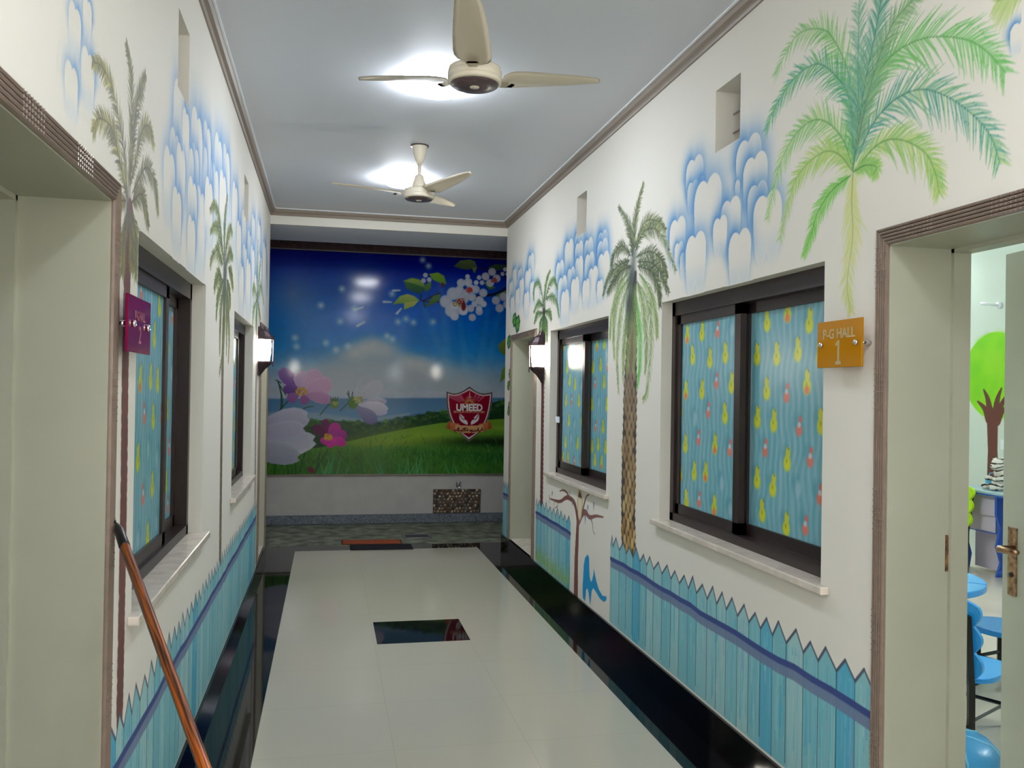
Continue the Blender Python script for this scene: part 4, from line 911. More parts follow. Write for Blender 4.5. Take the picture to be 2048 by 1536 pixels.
# ------------------------------------------------------------------ lamps
def emis(name, col, st):
    m = mat(name, col, 0.3, emit=col, estr=st); return m
M_lampglow = emis('lit opal diffuser', (240, 246, 255), CEILING_LAMP)
def ceiling_lamp(x, y, label):
    t = empty('ceiling_lamp', (x, y, ZC)); tag(t, label, 'ceiling light', 'round ceiling lamps of the corridor')
    bm = NB(); lathe(bm, [(0.0, 0), (0.160, 0), (0.162, -0.008), (0.162, -0.018), (0.15, -0.020), (0.0, -0.020)], 36, cap=False); obj('lamp_base', bm, M_ivory, t, True)
    bm = NB(); lathe(bm, [(0.163, -0.006), (0.180, -0.02), (0.174, -0.034), (0.14, -0.056), (0.08, -0.070), (0.001, -0.075)], 36, cap=False); recalc(bm); obj('diffuser', bm, M_lampglow, t, True)
    return t
ceiling_lamp(0.575, 4.85, 'bright round ceiling lamp shining behind the nearer ceiling fan')
ceiling_lamp(0.585, 7.15, 'bright round ceiling lamp beside the farther ceiling fan')
ceiling_lamp(0.60, 0.6, 'added round ceiling lamp, unseen behind the viewer')  # unseen lamp, added to throw light into the near end of the corridor
M_lglass = mat('frosted lantern glass', (250, 250, 245), 0.4, emit=(255, 246, 232), estr=LANTERN_WATTS*8)
M_lmetal = mat('aged dark lantern metal', (64, 50, 54), 0.4, metal=0.4)
def lantern(x, s, y, zc, label):
    """half hexagonal wall lantern; s points from the wall into the corridor"""
    t = empty('wall_lantern', (x, y, zc)); tag(t, label, 'wall lantern', 'wall lanterns at the corridor end')
    def half(bm, rings, n=6):
        out = []
        for r, z in rings: out.append([bm.verts.new((s*(0.012+r*math.sin(math.pi*i/n)), -r*0.85*math.cos(math.pi*i/n), z)) for i in range(n+1)])
        for a, b_ in zip(out, out[1:]):
            for i in range(n): bm.faces.new((a[i], a[i+1], b_[i+1], b_[i]))
        for q in (out[0], out[-1]):
            if len({tuple(v.co) for v in q}) > 2: bm.faces.new(q)
        for a, b_ in zip(out, out[1:]): bm.faces.new((a[0], b_[0], b_[-1], a[-1]))
        recalc(bm)
    bm = NB(); box(bm, min(0, s*0.014), max(0, s*0.014), -0.055, 0.055, -0.21, 0.20); bevel(bm, 0.005); obj('back_plate', bm, M_lmetal, t)
    bm = NB(); half(bm, [(0.118, 0.092), (0.124, 0.10), (0.105, 0.12), (0.075, 0.16), (0.04, 0.185), (0.02, 0.215), (0.008, 0.235)]); obj('cap', bm, M_lmetal, t)
    bm = NB(); half(bm, [(0.082, -0.088), (0.092, -0.02), (0.096, 0.05), (0.09, 0.090)]); obj('lamp_glass', bm, M_lglass, t)
    bm = NB(); half(bm, [(0.104, -0.088), (0.108, -0.10), (0.085, -0.125), (0.05, -0.155), (0.025, -0.19), (0.012, -0.205), (0.004, -0.225)]); obj('lower_bowl', bm, M_lmetal, t)
    for k in (1, 3, 5):
        a = math.pi*k/6; r = 0.109; bm = NB(); p = lambda z: (s*(0.012+r*math.sin(a)), -r*0.85*math.cos(a), z)
        tube(bm, [p(-0.10), p(0.10)], 0.0035, 6); obj('cage_bar', bm, M_lmetal, t)
    bm = NB(); p = (s*0.122, 0.0); tube(bm, [(p[0], 0, -0.135), (p[0]+s*0.004, 0, 0.13)], [0.004, 0.004], 8)
    tube(bm, [(p[0], -0.014, -0.115), (p[0], 0.014, -0.115)], 0.005, 6); obj('hanging_rod', bm, M_lmetal, t)
lantern(XR, -1, 7.12, 1.945, 'lit half-round wall lantern on the right wall beside the far doorway')
lantern(XL, 1, 7.50, 1.955, 'lit half-round wall lantern on the left wall beside the far doorway')

# ------------------------------------------------------------------ ceiling fans
def ceiling_fan(x, y, zb, rz, label, blade_pitch=-9, cone=0.04):
    t = empty('ceiling_fan', (x, y, zb), rz); tag(t, label, 'ceiling fan', 'cream ceiling fans of the corridor')
    top = ZC-zb
    bm = NB(); lathe(bm, [(0.0, top), (0.052, top), (0.055, top-0.012), (0.050, top-0.02), (0.048, top-0.05), (0.030, top-0.11), (0.018, top-0.135), (0.0, top-0.135)], 28, cap=False); recalc(bm)
    obj('canopy', bm, M_ivory, t, True)
    bm = NB(); lathe(bm, [(0.0, top), (0.066, top), (0.066, top-0.006), (0.0, top-0.006)], 28, cap=False); recalc(bm); obj('mounting_plate', bm, M_fanbrown, t, True)
    bm = NB(); lathe(bm, [(0.012, 0.08), (0.012, top-0.13)], 14); obj('down_rod', bm, M_ivory, t, True)
    bm = NB(); lathe(bm, [(0.0, 0.135), (0.020, 0.135), (0.032, 0.125), (0.036, 0.10), (0.044, 0.085), (0.050, 0.06), (0.055, 0.038), (0.0, 0.038)], 28, cap=False); recalc(bm); obj('coupling_cup', bm, M_ivory, t, True)
    bm = NB(); lathe(bm, [(0.0, 0.040), (0.085, 0.036), (0.106, 0.026), (0.110, 0.012), (0.108, 0.010), (0.111, 0.006), (0.111, -0.012), (0.109, -0.014), (0.111, -0.018), (0.109, -0.032), (0.100, -0.040), (0.098, -0.038), (0.0, -0.036)], 44, cap=False); recalc(bm); obj('motor_housing', bm, M_ivory, t, True)
    bm = NB(); lathe(bm, [(0.0975, -0.037), (0.094, -0.0445), (0.05, -0.0485), (0.020, -0.049), (0.0, -0.049)], 44, cap=False); recalc(bm); o = obj('hub_cover', bm, M_fanbrown, t, True); o['label'] = 'brown hub cover'
    bm = NB(); lathe(bm, [(0.020, -0.048), (0.018, -0.052), (0.0, -0.053)], 20, cap=False); recalc(bm); obj('hub_badge', bm, M_ivory, o, True)
    for k in range(3):
        a = math.radians(120*k); ca, sa = math.cos(a), math.sin(a)
        bm = NB(); out = []
        prof = [(0.118, .034, .034), (0.132, .060, .062), (0.155, .072, .074), (0.19, .074, .078), (0.28, .068, .074), (0.38, .058, .068), (0.48, .046, .058), (0.56, .034, .042), (0.60, .020, .026), (0.615, .006, .010)]
        rows_ = []
        for r, f_, b_ in prof:
            row_ = []
            for j in range(7):
                u = -f_+(f_+b_)*j/6; z = math.tan(math.radians(blade_pitch))*u*(1-0.4*(r-0.1)/0.5)-0.010*(1-((u+f_)/(f_+b_)*2-1)**2)+0.002+cone*(r-0.1)/0.5
                row_.append(bm.verts.new((r*ca-u*sa, r*sa+u*ca, z)))
            rows_.append(row_)
        for p, q in zip(rows_, rows_[1:]):
            for j in range(6): bm.faces.new((p[j], p[j+1], q[j+1], q[j]))
        bmesh.ops.solidify(bm, geom=list(bm.faces), thickness=0.003); recalc(bm); bd = obj('fan_blade', bm, M_ivory, t, True)
        bm = NB(); vs = []
        for r, hw_, z in ((0.095, 0.018, -0.003), (0.125, 0.018, -0.010), (0.16, 0.026, -0.012), (0.18, 0.018, -0.012)):
            vs.append((r, hw_, z))
        rr = [[bm.verts.new((r*ca-u*sa, r*sa+u*ca, z)) for u in (-h_, h_)] for r, h_, z in vs]
        for p, q in zip(rr, rr[1:]): bm.faces.new((p[0], p[1], q[1], q[0]))
        bmesh.ops.solidify(bm, geom=list(bm.faces), thickness=0.004); recalc(bm); obj('blade_bracket', bm, M_ivory, bd)
    return t
FAN1 = ceiling_fan(0.562, 3.45, 2.935, math.radians(-103), 'nearer cream three-blade ceiling fan with brown hub at the top of the picture', cone=0.09)
FAN2 = ceiling_fan(0.612, 6.16, 3.055, math.radians(178), 'farther cream three-blade ceiling fan with its whole down rod visible')

# ------------------------------------------------------------------ door signs on standoffs
def sign(x, s, yc, zc, w, h, off, m, mt_, lines, label, inset=0.028):
    t = empty('door_sign', (x, yc, zc)); tag(t, label, 'sign')
    bm = NB(); a, b_ = s*off, s*(off+0.008); box(bm, min(a, b_), max(a, b_), -w/2, w/2, -h/2, h/2); bevel(bm, 0.0012, 1); obj('acrylic_plate', bm, m, t)
    for sd in (-1, 1):
        bm = NB(); yy = sd*(w/2-inset)
        tube(bm, [(0, yy, 0.0), (s*off, yy, 0.0)], 0.0085, 16); tube(bm, [(s*(off+0.008), yy, 0.0), (s*(off+0.014), yy, 0.0), (s*(off+0.018), yy, 0)], [0.010, 0.010, 0.006], 16)
        obj('standoff', bm, M_chrome, t, True)
    rot = (math.pi/2, 0, -math.pi/2 if s < 0 else math.pi/2)
    for body, size, dz, sx in lines:
        if body == '1':      # a numeral with slab serifs
            q = [(-.30, 0), (.30, 0), (.30, .12), (.10, .16), (.10, 1.0), (-.04, 1.0), (-.30, .86), (-.30, .76), (-.09, .82), (-.09, .16), (-.30, .12)]
            bm = NB(); a = s*(off+0.0084); prism(bm, [(-s*u*size*.62*-1, dz+(v-.5)*size) for u, v in q], 'X', min(a, a+s*0.0008), max(a, a+s*0.0008)); recalc(bm); obj('lettering', bm, mt_, t); continue
        text('lettering', body, size, (s*(off+0.0088), 0, dz), rot, mt_, t, sx, 0.0004, bold=0.0008)
    return t
M_amber = mat('amber acrylic', (206, 142, 14), 0.08, trans=0.35, ior=1.3)
M_mag = mat('magenta acrylic', (140, 26, 74), 0.06, trans=0.35, ior=1.3)
M_etch = mat('etched grey lettering', (176, 160, 112), 0.4); M_etch2 = mat('etched mauve lettering', (128, 70, 96), 0.4)
sign(XR, -1, 2.69, 1.832, 0.265, 0.165, 0.045, M_amber, M_etch, [('P-G HALL', 0.048, 0.035, 0.95), ('1', 0.085, -0.03, 1.0)], 'amber acrylic door sign reading P-G HALL 1 on chrome standoffs')
sign(XL, 1, 2.64, 1.82, 0.30, 0.158, 0.042, M_mag, M_etch2, [('P-G HALL', 0.036, 0.025, 0.9), ('2', 0.07, -0.03, 1.0)], 'magenta acrylic door sign on chrome standoffs by the left doorway', 0.055)

# ------------------------------------------------------------------ broom pole
p0 = Vector((-0.560, 2.52, 1.27)); p1 = Vector((-0.232, 1.82, 0.885)); d_ = (p1-p0); p2 = p0+d_*((0.012-p0.z)/d_.z)
t = empty('mop_pole', p2); tag(t, 'orange wooden mop pole with black cap leaning on the left wall', 'mop')
w2l = lambda p: p-p2
M_owood = mat('varnished orange wood', (186, 92, 26), 0.3); nt = M_owood.node_tree; b = nt.nodes['Principled BSDF']
tc = nt.nodes.new('ShaderNodeTexCoord'); mp = nt.nodes.new('ShaderNodeMapping'); mp.inputs['Scale'].default_value = (70, 70, 2.6)
nz = nt.nodes.new('ShaderNodeTexNoise'); nz.inputs['Scale'].default_value = 3; nz.inputs['Detail'].default_value = 6; cr = nt.nodes.new('ShaderNodeValToRGB')
cr.color_ramp.elements[0].color = lin((58, 22, 8)); cr.color_ramp.elements[1].color = lin((192, 98, 26)); cr.color_ramp.elements[0].position = .38; cr.color_ramp.elements[1].position = .6
nt.links.new(tc.outputs['Object'], mp.inputs['Vector']); nt.links.new(mp.outputs['Vector'], nz.inputs['Vector']); nt.links.new(nz.outputs['Fac'], cr.inputs['Fac']); nt.links.new(cr.outputs['Color'], b.inputs['Base Color'])
dn = d_.normalized()
L_ = (p2-p0).length; bm = NB(); tube(bm, [(0, 0, 0), (0, 0, L_*0.5), (0, 0, L_-0.16)], 0.0128, 20); o = obj('handle', bm, M_owood, t, True); o.location = w2l(p0+dn*0.10); o.rotation_mode = 'QUATERNION'; o.rotation_quaternion = dn.to_track_quat('Z', 'Y')
bm = NB(); tube(bm, [w2l(p0+dn*0.0), w2l(p0+dn*0.006), w2l(p0+dn*0.03), w2l(p0+dn*0.105), w2l(p0+dn*0.108)], [0.004, 0.006, 0.0125, 0.0142, 0.013], 20); obj('end_cap', bm, M_blackm, t, True)
bm = NB(); q = w2l(p0); hx = dn.cross(Vector((0, 0, 1))).normalized(); tube(bm, [q, q-dn*0.012+hx*0.004, q-dn*0.016], 0.003, 8); obj('hanging_loop', bm, M_blackm, t, True)
M_yarn = mat('grey mop yarn', (150, 148, 140), 0.9)
bm = NB(); q = w2l(p2-dn*0.09); tube(bm, [q, q+dn*0.05, q+dn*0.07], [0.02, 0.032, 0.02], 16); obj('mop_socket', bm, M_blue, t, True)
bm = NB()
for k in range(46):
    a = random.uniform(0, 6.28); r = random.uniform(0.10, 0.16); z0 = q+dn*0.05
    tube(bm, [z0+Vector((math.cos(a)*0.015, math.sin(a)*0.015, 0)), Vector((z0.x+math.cos(a)*r*0.55, z0.y+math.sin(a)*r*0.55, 0.018)), Vector((z0.x+math.cos(a)*r, z0.y+math.sin(a)*r, 0.0))], [0.006, 0.007, 0.006], 6)
o = obj('mop_head', bm, M_yarn, t, True); o['kind'] = 'stuff'

# ------------------------------------------------------------------ courtyard things
def mat_thing(name, pts, th, m, label, cat, edge=None):
    z0 = sum(p[2] for p in pts)/len(pts); cx = sum(p[0] for p in pts)/4; cy = sum(p[1] for p in pts)/4
    t = empty(name, (cx, cy, z0)); tag(t, label, cat)
    def r_(k, zt):
        bm = NB(); P = [(cx+(p[0]-cx)*k, cy+(p[1]-cy)*k) for p in pts]; prism(bm, [(a-cx, b_-cy) for a, b_ in P], 'Z', 0.0, zt); bevel(bm, 0.0035, 2); return bm
    obj('edging', r_(1.0, th*0.7), edge or m, t); obj('pile', r_(0.94, th), m, t)
M_rust = mat('rust brown coir', (150, 72, 42), 0.95, noise=0.25, nscale=120, bump=1.0, bscale=300); M_bmat = mat('black ribbed rubber', (16, 16, 24), 0.8, noise=0.2, nscale=60, bump=0.6, bscale=200)
mat_thing('door_mat', [(0.16, 9.46, -0.002), (0.80, 9.42, -0.002), (0.80, 9.18, -0.002), (0.16, 9.22, -0.002)], 0.014, M_rust, 'rust brown coir door mat lying in the courtyard behind the black one', 'mat', mat('dark coir edge', (90, 46, 30), .9))
mat_thing('door_mat', [(0.245, 9.155, 0.0016), (0.885, 9.135, 0.0016), (0.885, 8.86, 0.0016), (0.245, 8.88, 0.0016)], 0.011, M_bmat, 'black rubber door mat at the edge of the white tiles', 'mat')
M_drain = mat('dull steel drain', (150, 154, 160), 0.35, metal=0.7)
t = empty('floor_drain', (1.0, 9.66, -0.002)); tag(t, 'square metal floor drain cover set in the courtyard floor', 'drain')
bm = NB()
for q in ((-.15, .15, -.12, -.10), (-.15, .15, .10, .12), (-.15, -.13, -.12, .12), (.13, .15, -.12, .12)): box(bm, q[0], q[1], q[2], q[3], 0, 0.006)
obj('rim', bm, M_drain, t); bm = NB()
for k in range(9): box(bm, -.13, .13, -.10+k*.0225, -.10+k*.0225+.012, 0, 0.004)
obj('grate', bm, mat('dark drain grate', (70, 72, 74), .5, metal=.5), t)
# pebble splash panel
R = random.Random(12)
t = empty('pebble_panel', (1.597, YM+0.02, 0.265)); tag(t, 'rectangular splash panel of brown river pebbles under the wall tap', 'panel')
bm = NB(); box(bm, -0.30, 0.30, -0.012, 0, -0.155, 0.142); obj('mortar_bed', bm, mat('brown mortar', (84, 72, 62), .9), t)
PM = [mat('pebble %s' % n, c, .45, noise=.1) for n, c in (('tan', (170, 148, 118)), ('brown', (122, 84, 66)), ('grey', (130, 126, 120)), ('dark', (64, 52, 48)), ('cream', (196, 184, 158)))]
bm = NB()
for r_ in range(8):
    for c_ in range(14):
        x = -0.28+c_*0.0425+R.uniform(-.008, .008)+(0.02 if r_ % 2 else 0); z = -0.135+r_*0.0375+R.uniform(-.006, .006)
        if x > 0.29: continue
        v = bmesh.ops.create_icosphere(bm, subdivisions=1, radius=1.0)['verts']; sx, sz, an = R.uniform(.015, .024), R.uniform(.012, .017), R.uniform(0, 3.1); mi = R.randrange(5)
        for q in v: a, b_ = q.co.x*sx, q.co.z*sz; q.co = Vector((x+a*math.cos(an)-b_*math.sin(an), -0.012+q.co.y*0.008, z+a*math.sin(an)+b_*math.cos(an)))
        for f in {f for q in v for f in q.link_faces}: f.material_index = mi
o = obj('pebble_facing', bm, PM, t, True); o['kind'] = 'stuff'
t = empty('wall_tap', (1.610, YM+0.02, 0.455)); tag(t, 'small chrome water tap on the courtyard wall above the pebble panel', 'tap')
bm = NB(); tube(bm, [(0, 0, 0), (0, -0.008, 0)], 0.028, 20); tube(bm, [(0, 0, 0), (0, -0.06, 0), (0, -0.085, -0.012), (0, -0.09, -0.05)], [.013, .013, .013, .010], 14); obj('spout', bm, M_chrome, t, True)
bm = NB(); tube(bm, [(0, -0.05, 0.0), (0, -0.05, 0.035)], 0.008, 12); tube(bm, [(-0.03, -0.05, 0.04), (0.03, -0.05, 0.04)], 0.008, 12); obj('valve_handle', bm, M_chrome, t, True)

# ------------------------------------------------------------------ classroom behind the near right door
RX0, RX1, RY0, RY1, RZ = XR+TH, 6.0, 0.2, 8.6, 0.16
M_rfloor = mat('cream classroom floor tile', (206, 198, 184), 0.22, noise=0.03, nscale=2)
M_rwall = mat('pale classroom wall paint', (214, 224, 216), 0.5)
bm = NB(); box(bm, RX0-0.0, RX1+0.1, RY0-0.1, RY1, 0.0, RZ); struct(obj('floor_classroom', bm, M_rfloor))
bm = NB(); box(bm, RX1, RX1+0.1, RY0-0.1, RY1, RZ, ZC); wall_class = struct(obj('wall_classroom_right', bm, M_rwall))
bm = NB(); box(bm, RX0, RX1, RY0-0.1, RY0, RZ, ZC); struct(obj('wall_classroom_front', bm, M_rwall))
bm = NB(); box(bm, RX0, RX1+0.1, RY1, RY1+0.03, RZ, ZC); struct(obj('wall_classroom_back', bm, M_rwall))
bm = NB(); box(bm, RX0, RX1+0.1, RY0-0.1, RY1+0.03, ZC, ZC+0.05); struct(obj('ceiling_classroom', bm, M_ceil))
M_tube = emis('lit tube', (245, 255, 250), ROOM_WATTS)
def tube_light(loc, rz, label):
    t = empty('tube_light', loc, rz); tag(t, label, 'light', 'tube lights of the classroom')
    bm = NB(); box(bm, -0.03, 0.0, -0.62, 0.62, -0.03, 0.03); bevel(bm, .004); obj('batten', bm, M_trimw, t)
    bm = NB(); tube(bm, [(-0.055, -0.59, 0), (-0.055, 0.59, 0)], 0.016, 14); obj('lamp_tube', bm, M_tube, t, True)
    for s in (-1, 1): bm = NB(); box(bm, -0.07, 0.0, s*0.605-0.012, s*0.605+0.012, -0.02, 0.02); obj('socket', bm, M_trimw, t)
    return t
tube_light((RX1, 8.0, 3.02), 0, 'white tube light high on the classroom wall near the painted tree')
tube_light((RX1, 3.0, 3.02), 0, 'white tube light high on the classroom wall behind the open door')
tube_light((RX0, 5.0, 3.02), math.pi, 'white tube light inside the classroom above the corridor windows')

M_htube = emis('lit hall tube', (244, 246, 250), HALL_TUBE)
for o_ in [tube_light((XL, -1.2, 2.1), math.pi, 'white tube light on the left corridor wall behind the viewer'), tube_light((XR, -1.4, 2.1), 0, 'white tube light on the right corridor wall behind the viewer')]:
    o_['group'] = 'tube lights of the corridor'
    for ch in o_.children:
        if ch.name.startswith('lamp_tube'): ch.data.materials[0] = M_htube
cv = Canvas(np.arange(6.0, 7.75, 0.006), np.arange(RZ, 2.5, 0.006), (214, 224, 216))
def W6(px, py): u = U(px, py, 'X', RX1); return (u[1], u[2])
c = W6(1990, 751); e = W6(1930, 751); tp = W6(1990, 664)
cv.blob(c, abs(e[0]-c[0]), tp[1]-c[1], (128, 206, 16), 1, 0.015)
for k in range(260):
    a, r = random.uniform(0, 6.28), random.random()**.5*0.85; cv.blob((c[0]+math.cos(a)*r*abs(e[0]-c[0]), c[1]+math.sin(a)*r*(tp[1]-c[1])), .06, .07, random.choice([(140, 214, 20), (110, 196, 14), (150, 212, 40)]), .35, .6)
P6 = lambda l: [W6(*p) for p in l]
cv.poly(P6([(1974, 962), (1976, 900), (1974, 842), (1980, 832), (1994, 832), (1996, 845), (1995, 900), (1998, 962)])+[(W6(2000, 962)[0], RZ), (W6(1972, 962)[0], RZ)], (98, 52, 42), 1, .006)
for l in ([(1978, 838), (1970, 818), (1956, 803)], [(1982, 836), (1976, 800), (1968, 780)], [(1990, 836), (1995, 800), (2003, 777)], [(1992, 836), (2002, 812), (2012, 792)], [(1994, 842), (2004, 822), (2014, 818)]):
    cv.line([tuple(q) for q in spline(P6(l), 8)], [0.04*(1-i/9)+.006 for i in range(9)], (98, 52, 42), 1, .006)
o = cv.mesh('tree_painting', [1], on_x(RX1-0.001, -1), paint_mat('classroom mural paint', 0.5), wall_class); o['label'] = 'round lime green tree with brown trunk painted on the classroom wall'

M_lilac = mat('lilac laminate', (196, 184, 206), 0.35); M_ctop = mat('pale blue grey laminate', (158, 184, 194), 0.3); M_cblue = mat('cobalt blue edge plastic', (44, 88, 180), 0.35); M_lime = mat('lime green plastic', (170, 214, 20), 0.35)
# study desk: long side along the wall, drawer box on the near left
t = empty('study_desk', (5.70, 6.05, RZ)); tag(t, 'lilac and blue study desk with pale top by the painted tree', 'desk')
bm = NB(); prism(bm, [(-.29, -.65), (.28, -.65), (.28, .62), (-.20, .62), (-.29, .50)], 'Z', .685, .71); bevel(bm, .004, 1); obj('desk_top', bm, M_ctop, t)
bm = NB(); prism(bm, [(-.294, -.654), (.284, -.654), (.284, .624), (-.202, .624), (-.294, .503)], 'Z', .675, .6845); obj('edge_band', bm, M_cblue, t)
bm = NB(); box(bm, -.22, .24, .13, .51, .36, .674); bevel(bm, .01, 2); o = obj('drawer_box', bm, M_lilac, t)
bm = NB(); box(bm, -.236, -.221, .125, .515, .50, .674); bevel(bm, .004, 1); obj('drawer_front', bm, M_lilac, o)
bm = NB()
for q in ((.122, .130, .356, .674), (.510, .518, .356, .674), (.122, .518, .352, .360)): box(bm, -.2245, -.2195, *q)
obj('edge_trim', bm, M_cblue, o)
bm = NB(); box(bm, .20, .222, -.60, .58, .06, .66); obj('modesty_panel', bm, M_lilac, t)
bm = NB(); box(bm, -.10, -.08, .12, .50, .02, .352); obj('lower_panel', bm, M_lilac, t)
for yy, lab in ((.54, 0), (.10, 1), (-.60, 2)):
    pts = [(-.24, .0), (-.13, .0), (-.11, .12), (-.15, .25), (-.12, .40), (-.17, .52), (-.16, .674), (-.25, .674), (-.25, .52), (-.21, .40), (-.245, .25), (-.20, .12)]
    bm = NB(); vs = [(x, yy-.012, z) for x, z in pts]
    prism(bm, pts, 'Y', yy-.012, yy+.012); recalc(bm); lg = obj('leg', bm, M_cblue, t)
    bm = NB(); bmesh.ops.create_uvsphere(bm, u_segments=14, v_segments=10, radius=.030); bmesh.ops.translate(bm, verts=bm.verts, vec=(-.20, yy, .030)); obj('ball_foot', bm, M_cblue, lg, True)
def spheroid(bm, c, r, n=14):
    v = bmesh.ops.create_uvsphere(bm, u_segments=n, v_segments=n, radius=1.0)['verts']
    for q in v: q.co = Vector((c[0]+q.co.x*r[0], c[1]+q.co.y*r[1], c[2]+q.co.z*r[2]))
# plush white tiger sitting on the desk
M_fur = mat('white striped plush', (214, 208, 200), 0.9); nt = M_fur.node_tree; b = nt.nodes['Principled BSDF']
tc = nt.nodes.new('ShaderNodeTexCoord'); wv = nt.nodes.new('ShaderNodeTexWave'); wv.inputs['Scale'].default_value = 8; wv.inputs['Distortion'].default_value = 7; wv.inputs['Detail'].default_value = 2; wv.bands_direction = 'Z'
cr = nt.nodes.new('ShaderNodeValToRGB'); cr.color_ramp.elements[0].color = lin((40, 34, 34)); cr.color_ramp.elements[1].color = lin((216, 210, 202)); cr.color_ramp.elements[0].position = .10; cr.color_ramp.elements[1].position = .18
nt.links.new(tc.outputs['Object'], wv.inputs['Vector']); nt.links.new(wv.outputs['Fac'], cr.inputs['Fac']); nt.links.new(cr.outputs['Color'], b.inputs['Base Color'])
M_dark = mat('dark plush detail', (26, 22, 24), .5)
t = empty('plush_tiger', (5.60, 6.27, RZ+.71)); tag(t, 'white plush tiger with black stripes sitting on the study desk', 'soft toy')
bm = NB()
for c_, r_ in (((0, 0, .075), (.055, .058, .078)), ((-.01, 0, .145), (.045, .046, .05)), ((-.065, .045, .028), (.060, .024, .026)), ((-.065, -.045, .028), (.060, .024, .026)), ((-.12, .048, .030), (.022, .026, .026)), ((-.12, -.048, .030), (.022, .026, .026)), ((-.055, .058, .10), (.052, .020, .022)), ((-.055, -.058, .10), (.052, .020, .022)), ((-.035, 0, .06), (.04, .045, .05))):
    spheroid(bm, c_, r_)
o = obj('body', bm, M_fur, t, True); md = o.modifiers.new('fuse', 'REMESH'); md.mode = 'VOXEL'; md.voxel_size = .006; md.use_smooth_shade = True
bm = NB(); spheroid(bm, (-.025, 0, .215), (.056, .062, .054)); spheroid(bm, (-.070, 0, .200), (.026, .032, .024)); spheroid(bm, (-.02, .045, .262), (.014, .020, .020)); spheroid(bm, (-.02, -.045, .262), (.014, .020, .020))
h = obj('head', bm, M_fur, t, True); md = h.modifiers.new('fuse', 'REMESH'); md.mode = 'VOXEL'; md.voxel_size = .005; md.use_smooth_shade = True
for s in (-1, 1): bm = NB(); spheroid(bm, (-.077, s*.022, .226), (.006, .007, .008), 10); obj('eye', bm, M_dark, h, True)
bm = NB(); spheroid(bm, (-.096, 0, .208), (.006, .010, .007), 10); obj('nose', bm, M_dark, h, True)
bm = NB(); tube(bm, [(.045, .02, .03), (.09, .04, .02), (.13, .02, .015)], [.013, .012, .010], 10); obj('tail', bm, M_fur, t, True)
t = empty('plastic_basket', (5.74, 6.50, RZ+.71)); tag(t, 'small light blue plastic basket behind the plush tiger', 'basket')
M_aqua = mat('light blue plastic', (96, 176, 206), .3)
bm = NB(); lathe(bm, [(0, 0), (.060, 0), (.075, .075), (.078, .078), (.072, .078), (.057, .006), (0, .006)], 24, cap=False); recalc(bm); obj('bowl', bm, M_aqua, t, True)
bm = NB(); tube(bm, [(0, -.074, .074), (0, -.05, .115), (0, 0, .130), (0, .05, .115), (0, .074, .074)], .004, 8); obj('carry_handle', bm, M_aqua, t, True)

def child_chair(loc, rz, m_, label, group=None, seat_z=0.29, s=1.0):
    """small steel chair; it faces local +x"""
    t = empty('child_chair', loc, rz); tag(t, label, 'chair', group)
    n = 24; o_ = []
    bm = NB(); sp = []
    for i in range(40):
        a = 2*math.pi*i/40; cx_, cy_ = math.cos(a), math.sin(a); e_ = 0.45
        sp.append((0.165*s*math.copysign(abs(cx_)**e_, cx_), 0.165*s*math.copysign(abs(cy_)**e_, cy_)))
    prism(bm, sp, 'Z', seat_z-0.022, seat_z); bevel(bm, .006, 2); recalc(bm); obj('seat', bm, m_, t)
    H = 0.30*s; pts = []
    def hw(f): return (0.128+0.030*abs(math.sin(math.pi*3*f)))*s*(1.0 if f < .9 else math.sqrt(max(0.02, 1-((f-.9)/.115)**2)))
    fs = [i/36 for i in range(37)]; pts = [(-hw(f), f*H) for f in fs]+[(hw(f), f*H) for f in fs[::-1]]
    bm = NB(); prism(bm, pts, 'X', -0.011, 0.011); recalc(bm)
    for v in bm.verts: v.co.x += -0.155*s-0.10*(v.co.z)-0.25*(v.co.y**2)+0.0; v.co.z += seat_z+0.0
    bevel_faces = None; obj('backrest', bm, m_, t)
    for sy in (-1, 1):
        bm = NB(); y = sy*0.115*s; tube(bm, [(-.165*s, y, 0), (-.168*s, y, seat_z-.03), (-.175*s, y, seat_z), (-.208*s, y, seat_z+.24*s)], .018, 4); obj('leg', bm, M_blackm, t)
        bm = NB(); tube(bm, [(.135*s, y, 0), (.130*s, y, seat_z-.022)], .012, 4); obj('leg', bm, M_blackm, t)
        bm = NB(); tube(bm, [(-.165*s, y, .10), (.135*s, y, .10)], .009, 4); obj('stretcher', bm, M_blackm, t)
    bm = NB(); tube(bm, [(.135*s, -.115*s, .10), (.135*s, .115*s, .10)], .009, 4); obj('stretcher', bm, M_blackm, t)
    bm = NB(); tube(bm, [(-.165*s, -.115*s, .07), (-.165*s, .115*s, .07)], .009, 4); obj('stretcher', bm, M_blackm, t)
    bm = NB(); z = seat_z-.032
    for a, b_ in (((-.165*s, -.115*s, z), (.13*s, -.115*s, z)), ((-.165*s, .115*s, z), (.13*s, .115*s, z)), ((.13*s, -.115*s, z), (.13*s, .115*s, z)), ((-.165*s, -.115*s, z+.01), (-.165*s, .115*s, z+.01))): tube(bm, [a, b_], .009, 4)
    obj('seat_frame', bm, M_blackm, t)
    return t
CG = 'child chairs in the classroom'
child_chair((2.83, 3.40, RZ), math.radians(27), M_blue, 'blue child chair with wavy backrest just inside the classroom door', CG, 0.285, 1.15)
t = empty('toddler_stool', (2.42, 2.95, RZ)); tag(t, 'low rounded blue plastic stool at the bottom of the classroom door gap', 'stool')
bm = NB(); lathe(bm, [(0, .17), (.08, .168), (.14, .155), (.175, .12), (.185, .08), (.18, .03), (.17, 0), (.16, 0), (.16, .02), (0, .03)], 40, cap=False); recalc(bm); obj('dome_seat', bm, mat('sea blue plastic', (60, 140, 190), .3), t, True)
bm = NB()
